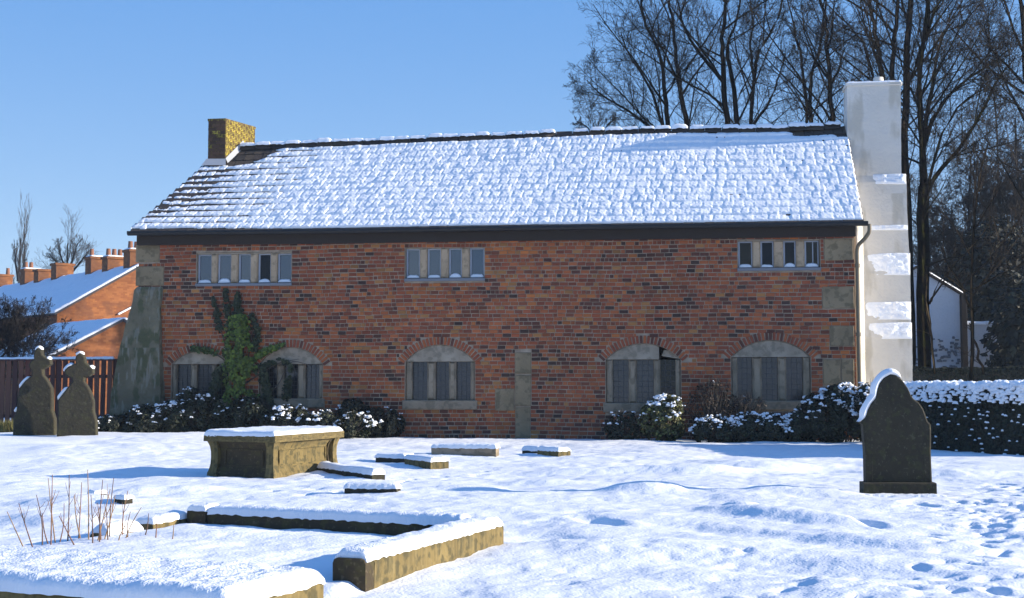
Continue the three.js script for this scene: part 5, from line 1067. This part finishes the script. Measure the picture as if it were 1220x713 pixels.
tree('bare_tree', 'bare tree leaning towards the white stack, its stem forking low', 53, [
  { p: [[893, 200], [895, 152], [900, 83], [902, 69], [919, 40], [931, 9], [940, -30]], r: [0.16, 0.04], ...T1 }, { p: [[897, 150], [919, 119], [930, 90], [938, 60]], r: [0.09, 0.025] }, { p: [[899, 90], [893, 60], [896, 30], [890, 0]], r: [0.08, 0.03] }], 1004, {}, undefined, behind);
tree('bare_tree', 'thin twin-stemmed bare tree standing clear left of the white stack', 52, [
  { p: [[966, 146], [967, 95], [971, 76], [979, 48], [985, 0], [990, -40]], r: [0.14, 0.035], ...T1 }, { p: [[964, 190], [962, 148], [955, 67], [946, 34], [938, 0]], r: [0.11, 0.03] }], 1005, { n: [11, 8, 6, 3] }, undefined, behind);
tree('bare_tree', 'single-stemmed bare tree next to the white stack, with rising side branches', 50, [
  { p: [[992, 147], [989, 95], [986, 48], [984, 19], [974, -10], [968, -40]], r: [0.17, 0.05], ...T1 }, { p: [[990, 97], [972, 70], [964, 45], [960, 10]], r: [0.07, 0.025] }, { p: [[991, 100], [1004, 78], [1012, 50], [1018, 20]], r: [0.07, 0.025] }], 1006, { n: [11, 8, 6, 3] }, undefined, behind);
tree('bare_tree', 'bare tree rising directly behind the pot of the white stack', 54, [
  { p: [[1051, 93], [1044, 52], [1039, 24], [1033, 0], [1030, -40]], r: [0.21, 0.06], trunk: true, bare: 0.55 }, { p: [[1046, 130], [1040, 85], [1030, 48], [1012, 25], [990, 0]], r: [0.10, 0.03] }], 1007, {}, undefined, behind);
tree('bare_tree', 'stout straight bare stem behind the corner of the white stack', 51, [
  { p: [[1063, 95], [1066, 43], [1069, 0], [1070, -40]], r: [0.19, 0.07], trunk: true, bare: 0.55 }], 1008, {}, undefined, behind);
tree('bare_tree', 'tall dark bare trunk rising hard against the white stack', 46, [
  { p: [[1085, 440], [1084, 330], [1079, 230], [1077, 167], [1079, 105], [1080, 48], [1084, 0], [1086, -40]], r: [0.27, 0.11], trunk: true, bare: 0.5, n: 12 }, { p: [[1080, 100], [1092, 70], [1098, 35], [1096, -10]], r: [0.1, 0.04] }], 1009, {}, undefined, behind);
M.moss = std({ map: tex(256, (u, v) => { const n = fbm(u * 10, v * 3, 651, 4, 10), m = fbm(u * 6, v * 6, 661, 3, 6); return mix3(mix3([0.020, 0.017, 0.012], [0.06, 0.05, 0.032], n), [0.070, 0.075, 0.018], smooth(0.46, 0.62, m) * 0.8); }), bumpMap: T.grain, bumpScale: 0.02 });
tree('mossy_tree', 'mossy thick-trunked bare tree splitting into upright limbs beside the stack', 44, [
  { p: [[1101, 446], [1100, 350], [1100, 296], [1101, 222]], r: [0.33, 0.25], trunk: true, bare: 0.8, n: 5, dz: 0 },
  { p: [[1101, 235], [1097, 178], [1094, 143], [1089, 116], [1092, 70], [1096, 0], [1098, -40]], r: [0.17, 0.05] }, { p: [[1103, 228], [1103, 164], [1109, 149], [1120, 125], [1140, 104], [1170, 84], [1200, 60]], r: [0.13, 0.03] },
  { p: [[1104, 230], [1113, 212], [1141, 175], [1168, 128], [1180, 100], [1196, 78]], r: [0.12, 0.025] }, { p: [[1100, 180], [1108, 130], [1117, 100], [1122, 67], [1138, 24], [1153, -8]], r: [0.12, 0.03] },
  { p: [[1099, 160], [1094, 119], [1095, 60], [1108, 20], [1125, -20]], r: [0.12, 0.04] }, { p: [[1105, 225], [1122, 160], [1140, 130], [1165, 110], [1185, 105]], r: [0.07, 0.02] }], 1010, { n: [12, 8, 6, 3] }, [M.moss, M.twig], behind);
tree('bare_tree', 'leafless tree overhanging from beyond the right of the white cottage', 48, [
  { p: [[1232, 440], [1228, 200], [1220, 90], [1214, 30], [1208, -20]], r: [0.24, 0.08], trunk: true, bare: 0.4 }, { p: [[1220, 100], [1190, 70], [1172, 45], [1168, 20]], r: [0.07, 0.02] }, { p: [[1224, 150], [1200, 90], [1185, 40], [1190, 0]], r: [0.07, 0.02] }], 1011, {}, undefined, behind);
M.sunSnowBark = std({ map: T.bark, color: rgb(2.6, 2.5, 2.1) });  // brightened bark: sun and snow on the boughs put into the colour
tree('thin_tree', 'thin forked tree with pale sunlit side branches before the white cottage', 41, [
  { p: [[1158, 446], [1159, 380], [1160, 330], [1163, 270], [1168, 215], [1180, 170]], r: [0.11, 0.03], trunk: true, bare: 0.45, n: 9 }, { p: [[1158, 370], [1140, 335], [1124, 308], [1122, 285]], r: [0.055, 0.02], n: 5 }, { p: [[1172, 446], [1167, 410], [1164, 385]], r: [0.06, 0.04], n: 2 }, { p: [[1160, 345], [1185, 330], [1205, 318], [1222, 308]], r: [0.04, 0.012], n: 5 }], 1012, { n: [8, 6, 5, 3] });
{ // boughs with sun and snow painted into the bark belong to a sapling of their own
  tree('sun_painted_sapling', 'crossing boughs of a young tree, sun and snow painted into its bark, in front of the cottage gable', 40.5, [
    { p: [[1108, 362], [1118, 350], [1140, 322], [1152, 310], [1178, 290]], r: [0.045, 0.018], trunk: false, n: 4 }, { p: [[1104, 318], [1130, 308], [1152, 302], [1175, 278], [1192, 258]], r: [0.035, 0.014], n: 4 }, { p: [[1114, 446], [1110, 390], [1108, 362]], r: [0.05, 0.045], n: 1 }, { p: [[1110, 360], [1125, 330], [1148, 345], [1160, 352]], r: [0.03, 0.014], n: 3 }, { p: [[1108, 400], [1104, 345], [1104, 318]], r: [0.04, 0.035], n: 1 }], 1013, { n: [4, 4, 3], from: [0.3, 0.2, 0.2] }, [M.sunSnowBark, M.twig]);
}
// dense thicket beyond the cottage: bushy crowns of fine grey twigs
M.greyTwig = std({ color: rgb(0.125, 0.118, 0.125) });
const thick = { n: [13, 8, 6, 4], from: [0.1, 0.1, 0.1, 0.1], ang: [0.5, 0.7], up: 0.05, wig: 0.5, max: [4.5, 2.4, 1.3, 0.7], min: 0.011 };
const thicket = [[1150, 62, 190, 'dense grey-twigged tree behind the mossy trunk'], [1190, 66, 110, 'tallest dense grey-twigged tree of the thicket beyond the cottage'], [1215, 58, 140, 'dense grey-twigged tree at the outer edge of the thicket'], [1130, 70, 245, 'low dense grey-twigged tree peering over the cottage roof'], [1172, 56, 260, 'short dense grey-twigged tree over the lean-to'], [1268, 60, 120, 'dense grey-twigged tree standing past the outer evergreen bush'], [1330, 64, 150, 'dense grey-twigged tree farthest along the thicket from the cottage']];
thicket.forEach(([px, Z, top, label], i) => {
  const r = rng(1100 + i), limbs = [{ p: [[px, 420], [px + 3, lerp(420, top, 0.5)], [px + (r() - 0.5) * 20, top]], r: [0.2, 0.05], trunk: true, bare: 0.12 }];
  for (let k = 0; k < 4; k++) { const y0 = lerp(400, top, 0.15 + k * 0.13), s = k % 2 ? 1 : -1; limbs.push({ p: [[px, y0], [px + s * 16, y0 - 25], [px + s * (26 + r() * 14), lerp(y0, top, 0.55)]], r: [0.1, 0.03] }); }
  tree('thicket_tree', label, Z, limbs, 1100 + i, thick, [M.greyTwig, M.greyTwig], 'dense trees of the thicket');
});
// dark evergreens low behind the cottage
[[1205, 50, 2.0, 3.1, 'tall dark evergreen bush right of the cottage lean-to'], [1228, 46, 1.6, 2.7, 'dark evergreen bush beyond the hedge, outermost of the pair'], [1186, 56, 2.4, 4.6, 'large dark evergreen behind the cottage lean-to']].forEach(([px, Z, rx, ry, label], i) => {
  const p = atDepth(px, 440, Z); p.y = 0;
  shrub('evergreen_bush', label, 'bush', p, [[0, ry * 0.9, 0, rx, ry, rx], [0, ry * 0.45, 0.3, rx * 1.1, ry * 0.5, rx]], { seed: 130 + i, leaves: 70, size: 0.2, c0: [0.005, 0.007, 0.004], c1: [0.018, 0.022, 0.012], snow: 0, snowSize: 0.1, twigs: 0.4 }, 'dark evergreens beyond the hedge');
});
// far trees on the left, shrub behind the fence
M.hazyTwig = std({ color: rgb(0.12, 0.098, 0.085) });  // paler than the near twigs: distance haze put into the colour
tree('poplar', 'far slim upright bare tree above the terrace chimneys', 150, [{ p: [[22, 345], [22, 310], [23, 284]], r: [0.3, 0.08], trunk: true, bare: 0.25 }, { p: [[21, 335], [17, 312], [17, 298]], r: [0.2, 0.06] }, { p: [[23, 335], [27, 312], [26, 296]], r: [0.2, 0.06] }], 1201, { n: [14, 7, 4], from: [0.1, 0.1, 0.1], ang: [0.2, 0.3], up: 0.6, max: [6, 3, 1.5], min: 0.013 }, [M.hazyTwig, M.hazyTwig]);
tree('round_tree', 'far round-crowned bare tree above the terrace chimneys', 140, [{ p: [[80, 345], [80, 312], [82, 290]], r: [0.4, 0.08], trunk: true, bare: 0.2 }, { p: [[80, 330], [66, 312], [58, 302]], r: [0.2, 0.06] }, { p: [[80, 330], [95, 310], [102, 298]], r: [0.2, 0.06] }, { p: [[80, 325], [72, 305], [70, 290]], r: [0.2, 0.06] }, { p: [[80, 325], [90, 300], [94, 290]], r: [0.2, 0.06] }], 1202, { n: [12, 8, 6], from: [0.2, 0.1, 0.1], ang: [0.4, 0.5], up: 0.2, max: [5, 3, 1.6], min: 0.012 }, [M.hazyTwig, M.hazyTwig]);
tree('far_tree', 'twiggy top of a far tree just showing over the roof ridge', 85, [{ p: [[712, 170], [712, 150], [716, 138]], r: [0.12, 0.04], trunk: true, bare: 0.7 }, { p: [[712, 165], [696, 150], [686, 145]], r: [0.08, 0.03] }, { p: [[712, 165], [726, 148], [734, 140]], r: [0.08, 0.03] }], 1203, { n: [10, 7, 5], from: [0.3, 0.1, 0.1], max: [3, 2, 1], min: 0.014 });
const shrubOpt = { n: [12, 8, 6, 3], from: [0.1, 0.1, 0.1, 0.1], ang: [0.4, 0.6], up: 0.1, wig: 0.5, max: [2.2, 1.2, 0.7, 0.4], min: 0.006 };
tree('bare_bush', 'frosted twiggy bare bush over the fence before the terrace', 41, [{ p: [[18, 455], [16, 410], [14, 372]], r: [0.08, 0.02], trunk: true, bare: 0.2 }, { p: [[18, 440], [0, 400], [-12, 375]], r: [0.06, 0.02] }, { p: [[18, 440], [36, 405], [48, 378]], r: [0.06, 0.02] }, { p: [[20, 445], [48, 420], [64, 398]], r: [0.05, 0.02] }, { p: [[18, 440], [26, 400], [30, 370]], r: [0.06, 0.02] }], 1204, shrubOpt, [M.greyTwig, M.greyTwig]);
tree('bare_bush', 'smaller twiggy bare bush beside the big frosted one over the fence', 40, [{ p: [[-20, 460], [-14, 410], [-6, 380]], r: [0.08, 0.02], trunk: true, bare: 0.2 }, { p: [[-15, 440], [6, 410], [10, 385]], r: [0.06, 0.02] }, { p: [[-15, 440], [-30, 410], [-36, 380]], r: [0.06, 0.02] }], 1205, shrubOpt, [M.greyTwig, M.greyTwig]);

scene.fog = new THREE.FogExp2(rgb(0.55, 0.68, 0.85), 0.0005);
renderer.render(scene, camera);
